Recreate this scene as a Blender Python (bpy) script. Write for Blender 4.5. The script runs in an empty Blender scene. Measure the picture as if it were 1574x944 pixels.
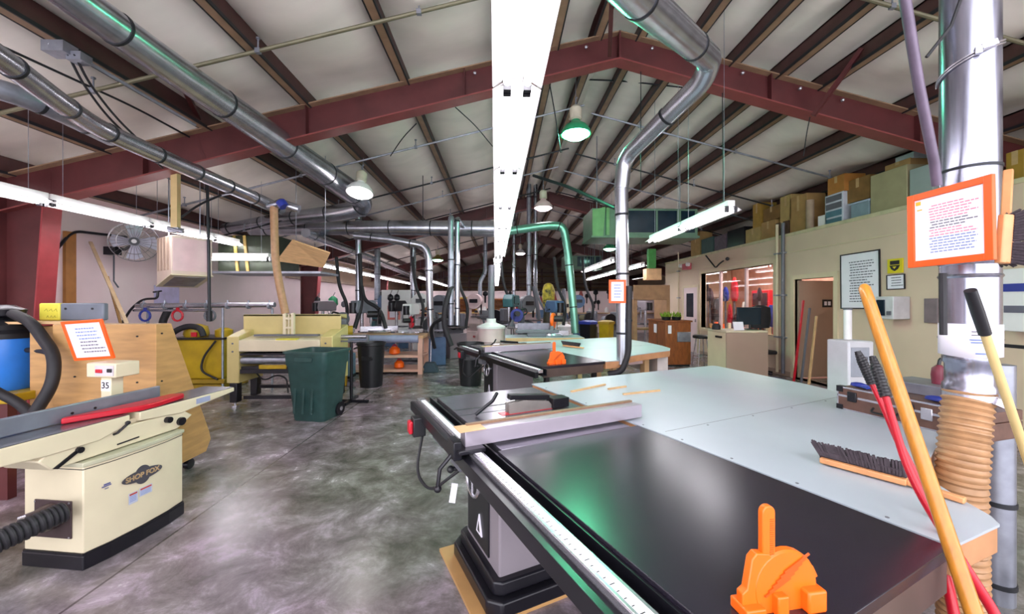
import bpy, math, random
from mathutils import Vector, Matrix
R = math.radians
random.seed(7)
S = bpy.context.scene
COL = S.collection

# ---------------------------------------------------------------- camera, world, exposure
FPX, HY, EH = 600.0, 465.0, 1.56          # focal length in px (1574 wide), horizon row, eye height
TH = math.atan(17 / 600)
cam = bpy.data.cameras.new('camera'); camo = bpy.data.objects.new('camera', cam); COL.objects.link(camo)
cam.sensor_width = 36; cam.lens = FPX / 1574 * 36; cam.shift_y = -7 / 1574
cam.clip_start = 0.05; cam.clip_end = 200
camo.location = (0, 0, EH); camo.rotation_euler = (R(90), 0, -TH)
S.camera = camo
S.view_settings.view_transform = 'Standard'; S.view_settings.look = 'None'
S.view_settings.gamma = 1; S.view_settings.use_curve_mapping = False
S.view_settings.exposure = 0.74
W = bpy.data.worlds.new('world'); S.world = W; W.use_nodes = True
W.node_tree.nodes['Background'].inputs[0].default_value = (0.93, 0.92, 1.0, 1)
W.node_tree.nodes['Background'].inputs[1].default_value = 2.7
TUBE_E = 14.0
BAY_E = 14.0

# ---------------------------------------------------------------- helpers
def ray(px, py):
    a = (px - 787) / FPX
    return Vector((math.sin(TH) + math.cos(TH) * a, math.cos(TH) - math.sin(TH) * a, (HY - py) / FPX))
def P(px, py, d): return ray(px, py) * d + Vector((0, 0, EH))
def Pz(px, py, z):
    r = ray(px, py); return r * ((z - EH) / r.z) + Vector((0, 0, EH))
def Px(px, py, x):
    r = ray(px, py); return r * (x / r.x) + Vector((0, 0, EH))
def Py(px, py, y):
    r = ray(px, py); return r * (y / r.y) + Vector((0, 0, EH))
def lin(h):
    h = h.lstrip('#'); o = []
    for i in (0, 2, 4):
        c = int(h[i:i + 2], 16) / 255
        o.append(c / 12.92 if c <= 0.04045 else ((c + 0.055) / 1.055) ** 2.4)
    return (*o, 1)
MATS = {}
def M(name, hexc, rough=0.5, metal=0.0, var=0.25, scale=6.0, bump=0.0, dark=None, stretch=(1, 1, 1), detail=4, coat=0, trans=0):
    if name in MATS: return MATS[name]
    m = bpy.data.materials.new(name); m.use_nodes = True; nt = m.node_tree; n = nt.nodes; l = nt.links
    b = n['Principled BSDF']; c = lin(hexc)
    tc = n.new('ShaderNodeTexCoord'); mp = n.new('ShaderNodeMapping'); mp.inputs['Scale'].default_value = stretch
    nz = n.new('ShaderNodeTexNoise'); nz.inputs['Scale'].default_value = scale; nz.inputs['Detail'].default_value = detail
    l.new(tc.outputs['Object'], mp.inputs[0]); l.new(mp.outputs[0], nz.inputs['Vector'])
    rp = n.new('ShaderNodeValToRGB'); rp.color_ramp.elements[0].position = 0.3; rp.color_ramp.elements[1].position = 0.7
    d = lin(dark) if dark else tuple(x * (1 - var) for x in c[:3]) + (1,)
    rp.color_ramp.elements[0].color = d; rp.color_ramp.elements[1].color = c
    l.new(nz.outputs['Fac'], rp.inputs[0]); l.new(rp.outputs[0], b.inputs['Base Color'])
    b.inputs['Roughness'].default_value = rough; b.inputs['Metallic'].default_value = metal
    if coat: b.inputs['Coat Weight'].default_value = coat
    if trans: b.inputs['Transmission Weight'].default_value = trans
    if bump:
        bp = n.new('ShaderNodeBump'); bp.inputs['Strength'].default_value = bump; bp.inputs['Distance'].default_value = 0.01
        l.new(nz.outputs['Fac'], bp.inputs['Height']); l.new(bp.outputs[0], b.inputs['Normal'])
    MATS[name] = m; return m
def ME(name, hexc, strength):
    m = bpy.data.materials.new(name); m.use_nodes = True; b = m.node_tree.nodes['Principled BSDF']
    b.inputs['Base Color'].default_value = (.9, .9, .9, 1)
    b.inputs['Emission Color'].default_value = lin(hexc); b.inputs['Emission Strength'].default_value = strength
    MATS[name] = m; return m

SPLIT = set('stiffener lip clamp hinge mullion hanger strap apron fence_bolt vent_slot bolt screw drawer edge_trim corner_cap paper_label fitting dark_panel tap cross_rail board front_panel trim_line sign_symbol safety_sticker sticker_heading rail louver symbol miter_slot tilt_gauge adjusting_knob dark_gap lampholder lamp_head motor_housing bed caster bed_surface yellow_print print_line edge jaw casting black_hose dark_band reducer'.split())
class MB:
    def __init__(s): s.v = []; s.f = []; s.T = None; s.cut = []
    def add(s, vs, fs):
        o = len(s.v); s.cut.append((o, len(s.f)))
        if s.T is not None: vs = [s.T @ Vector(v) for v in vs]
        s.v += [tuple(v) for v in vs]; s.f += [tuple(i + o for i in f) for f in fs]; return s
    def box(s, x0, x1, y0, y1, z0, z1):
        v = [(x, y, z) for z in (z0, z1) for y in (y0, y1) for x in (x0, x1)]
        return s.add(v, [(0, 2, 3, 1), (4, 5, 7, 6), (0, 1, 5, 4), (2, 6, 7, 3), (0, 4, 6, 2), (1, 3, 7, 5)])
    def cbox(s, c, size, rx=0, ry=0, rz=0):
        m = Matrix.Translation(c) @ Matrix.Rotation(rz, 4, 'Z') @ Matrix.Rotation(ry, 4, 'Y') @ Matrix.Rotation(rx, 4, 'X')
        v = [m @ Vector((x * size[0] / 2, y * size[1] / 2, z * size[2] / 2)) for z in (-1, 1) for y in (-1, 1) for x in (-1, 1)]
        return s.add(v, [(0, 2, 3, 1), (4, 5, 7, 6), (0, 1, 5, 4), (2, 6, 7, 3), (0, 4, 6, 2), (1, 3, 7, 5)])
    def bar(s, p0, p1, w, h):           # rectangular bar between two points
        p0 = Vector(p0); p1 = Vector(p1); d = (p1 - p0).normalized()
        up = Vector((0, 0, 1)) if abs(d.z) < .95 else Vector((0, 1, 0))
        a = d.cross(up).normalized(); b = a.cross(d)
        v = [p + a * i * w / 2 + b * j * h / 2 for p in (p0, p1) for j in (-1, 1) for i in (-1, 1)]
        return s.add(v, [(0, 1, 3, 2), (4, 6, 7, 5), (0, 4, 5, 1), (2, 3, 7, 6), (0, 2, 6, 4), (1, 5, 7, 3)])
    def tube(s, pts, r, n=12, cap=True):
        pts = [Vector(p) for p in pts]; rs = r if isinstance(r, (list, tuple)) else [r] * len(pts)
        t0 = (pts[1] - pts[0]).normalized()
        a = t0.cross(Vector((0, 0, 1)) if abs(t0.z) < .9 else Vector((1, 0, 0))).normalized()
        vs = []; fs = []
        for i, p in enumerate(pts):
            t = ((pts[min(i + 1, len(pts) - 1)] - pts[i]).normalized() + (pts[i] - pts[max(i - 1, 0)]).normalized())
            t = t.normalized() if t.length > 1e-6 else t0
            a = (a - t * a.dot(t)).normalized(); b = t.cross(a)
            for k in range(n):
                an = 2 * math.pi * k / n; vs.append(p + (a * math.cos(an) + b * math.sin(an)) * rs[i])
        for i in range(len(pts) - 1):
            for k in range(n):
                k2 = (k + 1) % n; fs.append((i * n + k, i * n + k2, (i + 1) * n + k2, (i + 1) * n + k))
        if cap: fs.append(tuple(range(n - 1, -1, -1))); fs.append(tuple(range((len(pts) - 1) * n, len(pts) * n)))
        return s.add(vs, fs)
    def cyl(s, p0, p1, r, r1=None, n=16): return s.tube([p0, p1], [r, r if r1 is None else r1], n)
    def lathe(s, prof, c=(0, 0, 0), n=24, ax='z', sx=1, sy=1):
        vs = []; fs = []; c = Vector(c)
        for (r, z) in prof:
            for k in range(n):
                an = 2 * math.pi * k / n; u, v = r * math.cos(an) * sx, r * math.sin(an) * sy
                q = (u, v, z) if ax == 'z' else ((z, u, v) if ax == 'x' else (u, z, v)); vs.append(c + Vector(q))
        for i in range(len(prof) - 1):
            for k in range(n):
                k2 = (k + 1) % n; fs.append((i * n + k, i * n + k2, (i + 1) * n + k2, (i + 1) * n + k))
        fs.append(tuple(range(n - 1, -1, -1))); fs.append(tuple(range((len(prof) - 1) * n, len(prof) * n)))
        return s.add(vs, fs)
    def prism(s, poly, a0, a1, ax='z'):
        n = len(poly)
        q = {'z': lambda p, a: (p[0], p[1], a), 'y': lambda p, a: (p[0], a, p[1]), 'x': lambda p, a: (a, p[0], p[1])}[ax]
        vs = [q(p, a0) for p in poly] + [q(p, a1) for p in poly]
        fs = [tuple(range(n - 1, -1, -1)), tuple(range(n, 2 * n))] + [(i, (i + 1) % n, n + (i + 1) % n, n + i) for i in range(n)]
        return s.add(vs, fs)
    def sphere(s, c, r, n=14, sz=1):
        return s.lathe([(max(r * math.sin(math.pi * i / 8), .0005), -r * sz * math.cos(math.pi * i / 8)) for i in range(9)], c, n)
    def build(s, name, mat, parent=None, smooth=True, bevel=0, label=None, cat=None, group=None, kind=None):
        if name in SPLIT and parent is not None and 1 < len(s.cut) < 60:
            e = s.cut[1:] + [(len(s.v), len(s.f))]; r_ = None
            for (v0, f0), (v1, f1) in zip(s.cut, e):
                q = MB(); q.add(s.v[v0:v1], [tuple(i - v0 for i in f) for f in s.f[f0:f1]]); r_ = q.build(name, mat, parent, smooth, bevel, label, cat, group, kind)
            return r_
        me = bpy.data.meshes.new(name); me.from_pydata(s.v, [], s.f)
        import bmesh
        bm = bmesh.new(); bm.from_mesh(me); bmesh.ops.recalc_face_normals(bm, faces=bm.faces); bm.to_mesh(me); bm.free()
        if mat: me.materials.append(mat)
        if smooth:
            me.polygons.foreach_set('use_smooth', [True] * len(me.polygons)); me.set_sharp_from_angle(angle=R(38))
        o = bpy.data.objects.new(name, me); COL.objects.link(o)
        if parent: o.parent = parent
        if bevel:
            b = o.modifiers.new('bevel', 'BEVEL'); b.width = bevel; b.segments = 2; b.limit_method = 'ANGLE'; b.angle_limit = R(40)
        if label: o['label'] = label
        if cat: o['category'] = cat
        if group: o['group'] = group
        if kind: o['kind'] = kind
        if not parent: AUTO.append(o)
        return o
AUTO = []
def thing(name, label, cat, loc=None, rz=0, group=None):
    o = bpy.data.objects.new(name, None); COL.objects.link(o); o.empty_display_size = .1
    if loc is None: AUTO.append(o)
    else: o.location = loc; o.rotation_euler = (0, 0, rz)
    o['label'] = label; o['category'] = cat
    if group: o['group'] = group
    return o
def dup(root, loc, rz=None, label=None, group=None, scale=None):
    r = root.copy(); COL.objects.link(r); r.location = loc
    if rz is not None: r.rotation_euler = (0, 0, rz)
    if scale: r.scale = scale
    if label: r['label'] = label
    if group: r['group'] = group
    for ch in list(root.children):
        c = ch.copy(); COL.objects.link(c); c.parent = r
        for g in ch.children:
            d = g.copy(); COL.objects.link(d); d.parent = c
    return r
def settle():                                   # put the origin of every world-built thing at its base
    for o in AUTO:
        kids = [o] if o.type == 'MESH' else []
        def walk(x):
            for c in x.children: kids.append(c); walk(c)
        walk(o)
        vs = [v.co for k in kids for v in k.data.vertices]
        if not vs: continue
        b = Vector(((min(v.x for v in vs) + max(v.x for v in vs)) / 2, (min(v.y for v in vs) + max(v.y for v in vs)) / 2, min(v.z for v in vs)))
        for k in kids: k.data.transform(Matrix.Translation(-b))
        o.location = b
def text(txt, size, mat, parent, m, name='lettering', extr=.0008, align='CENTER', bold=0):
    c = bpy.data.curves.new('t', 'FONT'); c.body = txt; c.size = size; c.align_x = align; c.align_y = 'CENTER'; c.extrude = extr; c.offset = bold
    t = bpy.data.objects.new('t', c); COL.objects.link(t)
    bpy.context.view_layer.update()
    me = bpy.data.meshes.new_from_object(t); bpy.data.objects.remove(t)
    me.transform(m); me.materials.clear(); me.materials.append(mat)
    o = bpy.data.objects.new(name, me); COL.objects.link(o); o.parent = parent; return o
def arc(pts, rad=.3, n=6):                      # round the corners of a polyline
    pts = [Vector(p) for p in pts]; out = [pts[0]]
    for i in range(1, len(pts) - 1):
        a, b, c = pts[i - 1], pts[i], pts[i + 1]
        r = min(rad, (a - b).length * .45, (c - b).length * .45)
        p0 = b + (a - b).normalized() * r; p1 = b + (c - b).normalized() * r
        for k in range(n + 1):
            t = k / n; out.append(p0 * (1 - t) ** 2 + b * 2 * t * (1 - t) + p1 * t * t)
    out.append(pts[-1]); return out
def rlist(pts, r0, r1):
    L = [0]
    for i in range(1, len(pts)): L.append(L[-1] + (pts[i] - pts[i - 1]).length)
    return [r0 + (r1 - r0) * x / L[-1] for x in L]
def struct(mb, name, mat, **k): return mb.build(name, mat, kind='structure', **k)
ORD = ['first', 'second', 'third', 'fourth', 'fifth', 'sixth', 'seventh', 'eighth', 'ninth', 'tenth', 'eleventh', 'twelfth', 'thirteenth', 'fourteenth', 'fifteenth', 'sixteenth', 'seventeenth', 'eighteenth']

# ---------------------------------------------------------------- materials
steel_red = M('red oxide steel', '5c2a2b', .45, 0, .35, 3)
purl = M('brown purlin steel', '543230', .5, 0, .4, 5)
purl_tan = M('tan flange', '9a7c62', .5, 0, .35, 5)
ceil_m = M('white vinyl insulation', 'f2e9e0', .4, 0, .13, 1.2, .6, stretch=(1, 2.5, 1))
wall_pink = M('pale painted wall', 'e9d4d6', .6, 0, .1, 1.5)
wall_cream = M('cream painted wall', 'd9c2aa', .6, 0, .12, 1.2)
trimc = M('cream trim', 'd9c8a8', .5, 0, .1, 3)
tanpaint = M('tan door paint', 'a8907e', .5, 0, .1, 2)
galv = M('galvanized duct', 'c2c5d0', .27, .9, .25, 7, .03, stretch=(1, 1, .3))
galv_dark = M('dull galvanized', 'a4a8b4', .4, .7, .35, 9, .03)
band = M('dark band', '2c2e33', .45, .4, .2)
black = M('black plastic', '1b1b20', .4, 0, .2)
blackr = M('black rubber', '222126', .6, 0, .3, 20)
blackm = M('black enamel', '1c1b22', .28, .2, .2)
white = M('white paint', 'e8e6e6', .4, 0, .06)
paper = M('paper', 'eeeaf4', .6, 0, .03)
ink = M('grey print', '6b6878', .7, 0, .1)
inkred = M('pink print', 'e58aa5', .7, 0, .1)
inkblue = M('blue print', '7a8fc8', .7, 0, .1)
yellowp = M('yellow print', 'f0c03a', .6, 0, .1)
orange = M('orange plastic', 'ff6a12', .35, 0, .1, 8)
orange_fr = M('orange frame', 'fb5c10', .4, 0, .12, 8)
cream = M('cream machine enamel', 'd8cdb0', .35, 0, .1, 4)
cream_y = M('yellowish enamel', 'c9b87a', .4, 0, .15, 4)
yellow = M('yellow machine enamel', 'c2a018', .4, 0, .3, 4)
ply = M('plywood', 'c89a62', .5, 0, .28, 4, .05, stretch=(1, 1, 6))
plyd = M('edge plywood', 'a97c4c', .6, 0, .35, 12)
wood = M('pale wood', 'd8b080', .5, 0, .25, 6, stretch=(1, 8, 1))
woody = M('varnished handle wood', 'c47f26', .35, 0, .3, 9, stretch=(6, 6, 1), coat=.3)
woodr = M('red brown cabinet wood', '9a5526', .4, 0, .4, 6, stretch=(3, 3, 1))
woodc = M('cream handle wood', 'd9c084', .45, 0, .2, 8)
cardb = M('cardboard', 'b08a55', .7, 0, .25, 5)
cardb2 = M('dark cardboard', '8a6535', .7, 0, .3, 5)
iron = M('ground cast iron', '8d8b96', .25, .75, .35, 6, .02)
greyp = M('grey cabinet paint', '8f878e', .4, 0, .08, 3)
greyd = M('grey paint', '66676f', .45, 0, .15, 4)
alum = M('aluminium', 'c6c4cc', .25, .8, .12, 12)
red = M('red enamel', 'c2182c', .3, 0, .15, 8)
blue = M('blue plastic', '2f7cd8', .35, 0, .2, 6)
blued = M('dark blue plastic', '2a3a9a', .4, 0, .2, 6)
greenb = M('dark green plastic', '2f4f4d', .45, 0, .3, 9, .08)
greenl = M('green enamel', '2f9a68', .35, 0, .2, 5)
lam = M('grey white laminate', 'b2bbc4', .3, 0, .09, 2.2)
glassd = M('dark glass', '1c2c3a', .12, .2, .3, 3)
hose_tan = M('tan flex hose', 'b48a62', .45, 0, .25, 20)
pink = M('pinkish white paint', 'e0c4c4', .45, 0, .15, 5)
bristle = M('dark bristle', '3c3038', .7, 0, .5, 60)
skyb = M('bluish grey cover', '9aa2c0', .4, 0, .2, 6)
tube_m = ME('lit fluorescent tube', 'fdf8ff', TUBE_E)
bay_w = ME('lit lens white', 'fff4f4', BAY_E)
bay_g = ME('lit lens green', '6affbc', BAY_E * 9)
bay_g2 = ME('pale green lens', 'b8ffe0', BAY_E)
bay_p = ME('lit lens pink', 'ffe0f0', BAY_E)
refl_m = M('white reflector', 'f6f4f4', .35, 0, .02)
_n = refl_m.node_tree.nodes; _t = _n.new('ShaderNodeBsdfTranslucent'); _t.inputs[0].default_value = (.95, .95, .95, 1); _x = _n.new('ShaderNodeMixShader'); _x.inputs[0].default_value = .6  # translucency added so tube light passes up to the ceiling
refl_m.node_tree.links.new(_n['Principled BSDF'].outputs[0], _x.inputs[1]); refl_m.node_tree.links.new(_t.outputs[0], _x.inputs[2]); refl_m.node_tree.links.new(_x.outputs[0], _n['Material Output'].inputs[0])

# black speckled laminate of the saw extension
def laminate_black():
    m = M('black laminate', '2b2732', .24, 0, .5, 160); b = m.node_tree.nodes['Principled BSDF']
    b.inputs['Specular IOR Level'].default_value = .6
    return m
lamb = laminate_black()
# polished concrete
def concrete():
    m = bpy.data.materials.new('polished concrete'); m.use_nodes = True; nt = m.node_tree; n = nt.nodes; l = nt.links; b = n['Principled BSDF']
    tc = n.new('ShaderNodeTexCoord')
    a = n.new('ShaderNodeTexNoise'); a.inputs['Scale'].default_value = 3.4; a.inputs['Detail'].default_value = 14; a.inputs['Roughness'].default_value = .72; a.inputs['Distortion'].default_value = .35
    c = n.new('ShaderNodeTexNoise'); c.inputs['Scale'].default_value = .6; c.inputs['Detail'].default_value = 5
    for q in (a, c): l.new(tc.outputs['Object'], q.inputs['Vector'])
    rp = n.new('ShaderNodeValToRGB'); e = rp.color_ramp.elements
    e[0].position = .36; e[0].color = lin('65625e'); e[1].position = .64; e[1].color = lin('b9b2b8')
    x = e.new(.5); x.color = lin('8a8583')
    l.new(a.outputs['Fac'], rp.inputs[0])
    tn = n.new('ShaderNodeValToRGB'); tn.color_ramp.elements[0].position = .38; tn.color_ramp.elements[1].position = .62
    tn.color_ramp.elements[0].color = lin('cfd3c8'); tn.color_ramp.elements[1].color = lin('e9dcec')  # broad mottling tint, with greenish and purple reflections painted in
    l.new(c.outputs['Fac'], tn.inputs[0])
    mx = n.new('ShaderNodeMix'); mx.data_type = 'RGBA'; mx.blend_type = 'MULTIPLY'; mx.inputs[0].default_value = 1
    l.new(rp.outputs[0], mx.inputs[6]); l.new(tn.outputs[0], mx.inputs[7])
    br = n.new('ShaderNodeTexBrick'); br.inputs['Scale'].default_value = 1; br.offset = 0
    br.inputs['Brick Width'].default_value = 3.81; br.inputs['Row Height'].default_value = 3.81; br.inputs['Mortar Size'].default_value = .008
    br.inputs['Color1'].default_value = (1, 1, 1, 1); br.inputs['Color2'].default_value = (1, 1, 1, 1); br.inputs['Mortar'].default_value = (.35, .33, .33, 1)
    l.new(tc.outputs['Object'], br.inputs['Vector'])
    m2 = n.new('ShaderNodeMix'); m2.data_type = 'RGBA'; m2.blend_type = 'MULTIPLY'; m2.inputs[0].default_value = 1
    l.new(mx.outputs[2], m2.inputs[6]); l.new(br.outputs['Color'], m2.inputs[7]); l.new(m2.outputs[2], b.inputs['Base Color'])
    rr = n.new('ShaderNodeMapRange'); rr.inputs[3].default_value = .16; rr.inputs[4].default_value = .34
    l.new(a.outputs['Fac'], rr.inputs[0]); l.new(rr.outputs[0], b.inputs['Roughness'])
    b.inputs['Specular IOR Level'].default_value = .7
    return m

# ---------------------------------------------------------------- the building
RX, RZ, SL = 1.6, 5.42, .25                 # ridge x, roof height at ridge, slope
XL, XR, YB = -6.85, 10.05, 30.0
Y0 = -1.5
def roof(x): return RZ - SL * abs(x - RX)
fl = MB(); fl.add([(XL, -4, 0), (XR, -4, 0), (XR, YB, 0), (XL, YB, 0)], [(0, 1, 2, 3)])
struct(fl, 'floor', concrete(), smooth=False)
# ceiling: insulation sagging between the purlins
PL = [1.31, .72, .01, -1.29, -2.59, -3.89, -5.19, -6.4]
PR = [1.9, 2.55, 3.2, 3.85, 4.45, 5.65, 6.9, 8.2, 9.4]
xs = sorted(PL + PR + [XL, XR, RX]); cv = []; cf = []; cols = []
for a, b in zip(xs[:-1], xs[1:]):
    for k in range(6): cols.append((a + (b - a) * k / 6, math.sin(math.pi * k / 6) * .16 * (b - a)))
cols.append((XR, 0))
ys = [Y0 + (YB - Y0) * i / 126 for i in range(127)]
fr_y = [5.3 + 7.62 * k for k in range(4)]
for y in ys:
    dn = min(abs(y - q) for q in fr_y)
    k = min(1, dn / .7) * (1 + .12 * math.sin(y * 5.1) + .1 * math.sin(y * 2.3))
    for x, s in cols: cv.append((x, y, roof(x) + .03 - s * k * (1 + .15 * math.sin(y * 3 + x * 4))))
nc = len(cols)
for j in range(len(ys) - 1):
    for i in range(nc - 1): cf.append((j * nc + i, j * nc + i + 1, (j + 1) * nc + i + 1, (j + 1) * nc + i))
cb = MB(); cb.add(cv, cf); struct(cb, 'ceiling', ceil_m)
w = MB(); w.box(XL - .15, XL, Y0, YB, 0, roof(XL)); struct(w, 'wall_left', wall_pink)
w = MB(); w.box(XR, XR + .15, Y0, YB, 0, roof(XR)); struct(w, 'wall_right', wall_cream)
w = MB(); w.prism([(XL, 0), (XR, 0), (XR, roof(XR)), (RX, roof(RX)), (XL, roof(XL))], YB, YB + .15, 'y'); struct(w, 'wall_back', M('dim back wall', 'a08878', .6, 0, .3, .8))

# purlins
def purlin(x, i, side, sg):
    z = roof(x) + .02; a = sg * .032
    r = thing('roof_purlin', '%s %s steel purlin %s of the roof ridge' % (ORD[i], 'brown', side), 'purlin', group='purlins %s of the ridge' % side)
    m = MB(); m.box(x - .01, x + .01, Y0, YB, z - .22, z); m.box(x - .01, x + sg * .07, Y0, YB, z - .02, z)
    m.build('web', purl, r)
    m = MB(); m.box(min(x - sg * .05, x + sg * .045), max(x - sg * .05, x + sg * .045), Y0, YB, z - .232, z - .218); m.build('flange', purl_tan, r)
    m = MB(); m.box(x - sg * .055 - .008, x - sg * .055 + .008, Y0, YB, z - .235, z - .2)
    m.box(x + sg * .05 - .008, x + sg * .05 + .008, Y0, YB, z - .235, z - .2); m.build('lip', band, r)
for i, x in enumerate(PL): purlin(x, i, 'left', -1)
for i, x in enumerate(PR): purlin(x, i, 'right', 1)

# rigid frames
for k, y in enumerate(fr_y):
    r = thing('rigid_frame', '%s dark red steel roof frame counted from the camera' % ORD[k], 'roof frame')
    def ft(x): return roof(x) - .2
    def fb(x): return roof(x) - .2 - (.36 + .012 * abs(x - RX))
    hw = .008
    for sgn, xe in ((-1, XL + .1), (1, XR - .1)):
        m = MB(); m.prism([(RX, fb(RX)), (xe, fb(xe)), (xe, ft(xe)), (RX, ft(RX))], y - hw, y + hw, 'y'); m.build('rafter', steel_red, r)
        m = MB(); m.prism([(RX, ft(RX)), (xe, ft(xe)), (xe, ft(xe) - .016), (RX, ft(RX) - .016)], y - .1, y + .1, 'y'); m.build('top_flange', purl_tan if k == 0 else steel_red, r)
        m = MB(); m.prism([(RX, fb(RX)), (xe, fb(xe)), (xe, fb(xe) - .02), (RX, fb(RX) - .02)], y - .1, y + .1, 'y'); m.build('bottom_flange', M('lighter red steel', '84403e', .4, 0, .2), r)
        m = MB()
        for q in (.25, .5, .75, .97):
            xx = RX + (xe - RX) * q; m.box(xx - .006, xx + .006, y - .09, y + .09, fb(xx), ft(xx) - .017)
        m.build('stiffener', steel_red, r)
    # left tapered column
    z1 = fb(XL + .6)
    m = MB(); m.prism([(-6.46, 0), (-6.1, 0), (-5.9, fb(-5.9)), (-5.9, ft(-5.9)), (-6.46, ft(-6.46))], y - hw - .002, y + hw + .002, 'y'); m.build('column_web', steel_red, r)
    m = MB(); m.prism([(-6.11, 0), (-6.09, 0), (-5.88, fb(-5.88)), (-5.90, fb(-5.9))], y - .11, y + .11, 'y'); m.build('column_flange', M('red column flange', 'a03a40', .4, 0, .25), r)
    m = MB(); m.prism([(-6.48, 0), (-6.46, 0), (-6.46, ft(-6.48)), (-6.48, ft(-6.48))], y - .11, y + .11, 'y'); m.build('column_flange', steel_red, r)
    m = MB(); m.box(RX - .012, RX + .012, y - .1, y + .1, fb(RX), ft(RX)); m.build('ridge_plate', steel_red, r)
    m = MB()
    for xx in (-.35, .15, 1.15, 2.05, 3.3, 4.1, 4.7):
        m.sphere((xx, y - .06, ft(xx) - .1), .025, 8)
    m.build('bolt', alum, r)
# wall girts + dark upper band on left wall
for i, z in enumerate((2.35,)):
    m = MB(); m.box(XL, XL + .12, 12.6, YB, z, z + .1); m.build('wall_girt', M('tan wall girt', 'a58a72', .5), label='long tan steel girt running along the left wall', cat='girt')
w = MB(); w.box(XL, XL + .02, 12, YB, 2.45, roof(XL) - .05); struct(w, 'trim_1', M('tan wall panel', 'bfa48c', .6, 0, .25, .8))

# office block on the right: front wall with window and doorways, mezzanine deck above
WX, WZ, WY0, WY1 = 6.05, 2.95, .3, 14.2
def Y_at(px): return Px(px, 400, WX).y
def Z_at(px, py): return Px(px, py, WX).z
wy0, wy1 = Y_at(1190), Y_at(1078); wz0, wz1 = Z_at(1190, 517), Z_at(1190, 405)
dy0, dy1 = Y_at(1283), Y_at(1222); dz = 2.03
sy0, sy1 = Y_at(1073), Y_at(1052)
m = MB()
def wseg(a, b, z0, z1): m.box(WX, WX + .14, a, b, z0, z1)
wseg(WY0, dy0, 0, WZ); wseg(dy0, dy1, dz, WZ); wseg(dy1, wy0, 0, WZ); wseg(wy0, wy1, 0, wz0); wseg(wy0, wy1, wz1, WZ); wseg(wy1, WY1, 0, WZ)
m.box(WX + .14, XR, WY1 - .1, WY1, 0, WZ); m.box(WX + .2, XR, dy0 - .9, dy0 - .8, 0, WZ - .15)
struct(m, 'wall_office', wall_cream)
m = MB(); m.box(WX - .02, XR, WY0, WY1, WZ, WZ + .06); struct(m, 'trim_2', M('deck edge', 'cfc6a0', .5))
m = MB(); m.box(WX + .14, XR, WY0, WY1, WZ - .12, WZ - .02); struct(m, 'ceiling_office', white)
m = MB(); m.box(WX - .012, WX, WY0, WY1, 2.6, 2.62); struct(m, 'trim_3', trimc)
m = MB(); m.box(WX - .015, WX, WY0, dy0 - .09, 0, .1); m.box(WX - .015, WX, dy1 + .09, WY1, 0, .1); struct(m, 'baseboard_office', tanpaint)
# window with frame and mullions
def frame_yz(mb, x0, x1, a, b, z0, z1, t):
    mb.box(x0, x1, a - t, a, z0 - t, z1 + t); mb.box(x0, x1, b, b + t, z0 - t, z1 + t)
    mb.box(x0, x1, a, b, z1, z1 + t); mb.box(x0, x1, a, b, z0 - t, z0)
m = MB(); frame_yz(m, WX - .03, WX + .15, wy0, wy1, wz0, wz1, .09)
wn = struct(m, 'window_1', trimc)
m = MB(); m.box(WX + .06, WX + .066, wy0, wy1, wz0, wz1)
gl = M('clear glass', 'ffffff', .02, 0, 0, trans=1); m.build('pane', gl, wn)
m = MB()
for q in (.34, .7): yy = wy0 + (wy1 - wy0) * q; m.box(WX + .03, WX + .1, yy - .03, yy + .03, wz0, wz1)
m.build('mullion', pink, wn)
# doorway with open door
m = MB(); frame_yz(m, WX - .03, WX + .15, dy0, dy1, .0, dz, .09)
dr = struct(m, 'door_1', trimc)
LEAF = Matrix.Translation((WX + .04, dy1 - .03, 0)) @ Matrix.Rotation(R(-83), 4, 'Z')
m = MB(); m.T = LEAF; m.box(-.02, .02, 0, dy1 - dy0 - .03, .02, dz - .02)
m.build('door_leaf', tanpaint, dr, bevel=.004)
m = MB(); m.T = LEAF; m.box(.021, .027, .55, .78, 1.46, 1.62); m.build('door_sign', black, dr)
m = MB(); m.T = LEAF
for a in (.59, .68): m.box(.027, .03, a, a + .06, 1.5, 1.58)
m.build('sign_symbol', paper, dr)
m = MB()
for z in (.25, 1.0, 1.75): m.cyl((WX + .1, dy1 - .01, z), (WX + .1, dy1 - .01, z + .1), .012)
m.build('hinge', band, dr)
m = MB(); frame_yz(m, WX - .03, WX + .05, sy0, sy1, .0, dz, .08); d2 = struct(m, 'door_2', trimc)
m = MB(); m.box(WX - .02, WX + .03, sy0, sy1, 0, dz); m.build('door_leaf', wall_pink, d2)
m = MB(); m.box(WX - .03, WX - .02, sy0 + .25, sy1 - .2, 1.1, 1.85); m.build('door_glass', glassd, d2)
m = MB(); m.box(WX - .06, WX - .03, sy0 + .06, sy0 + .1, .95, 1.05); m.build('door_handle', alum, d2)
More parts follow.
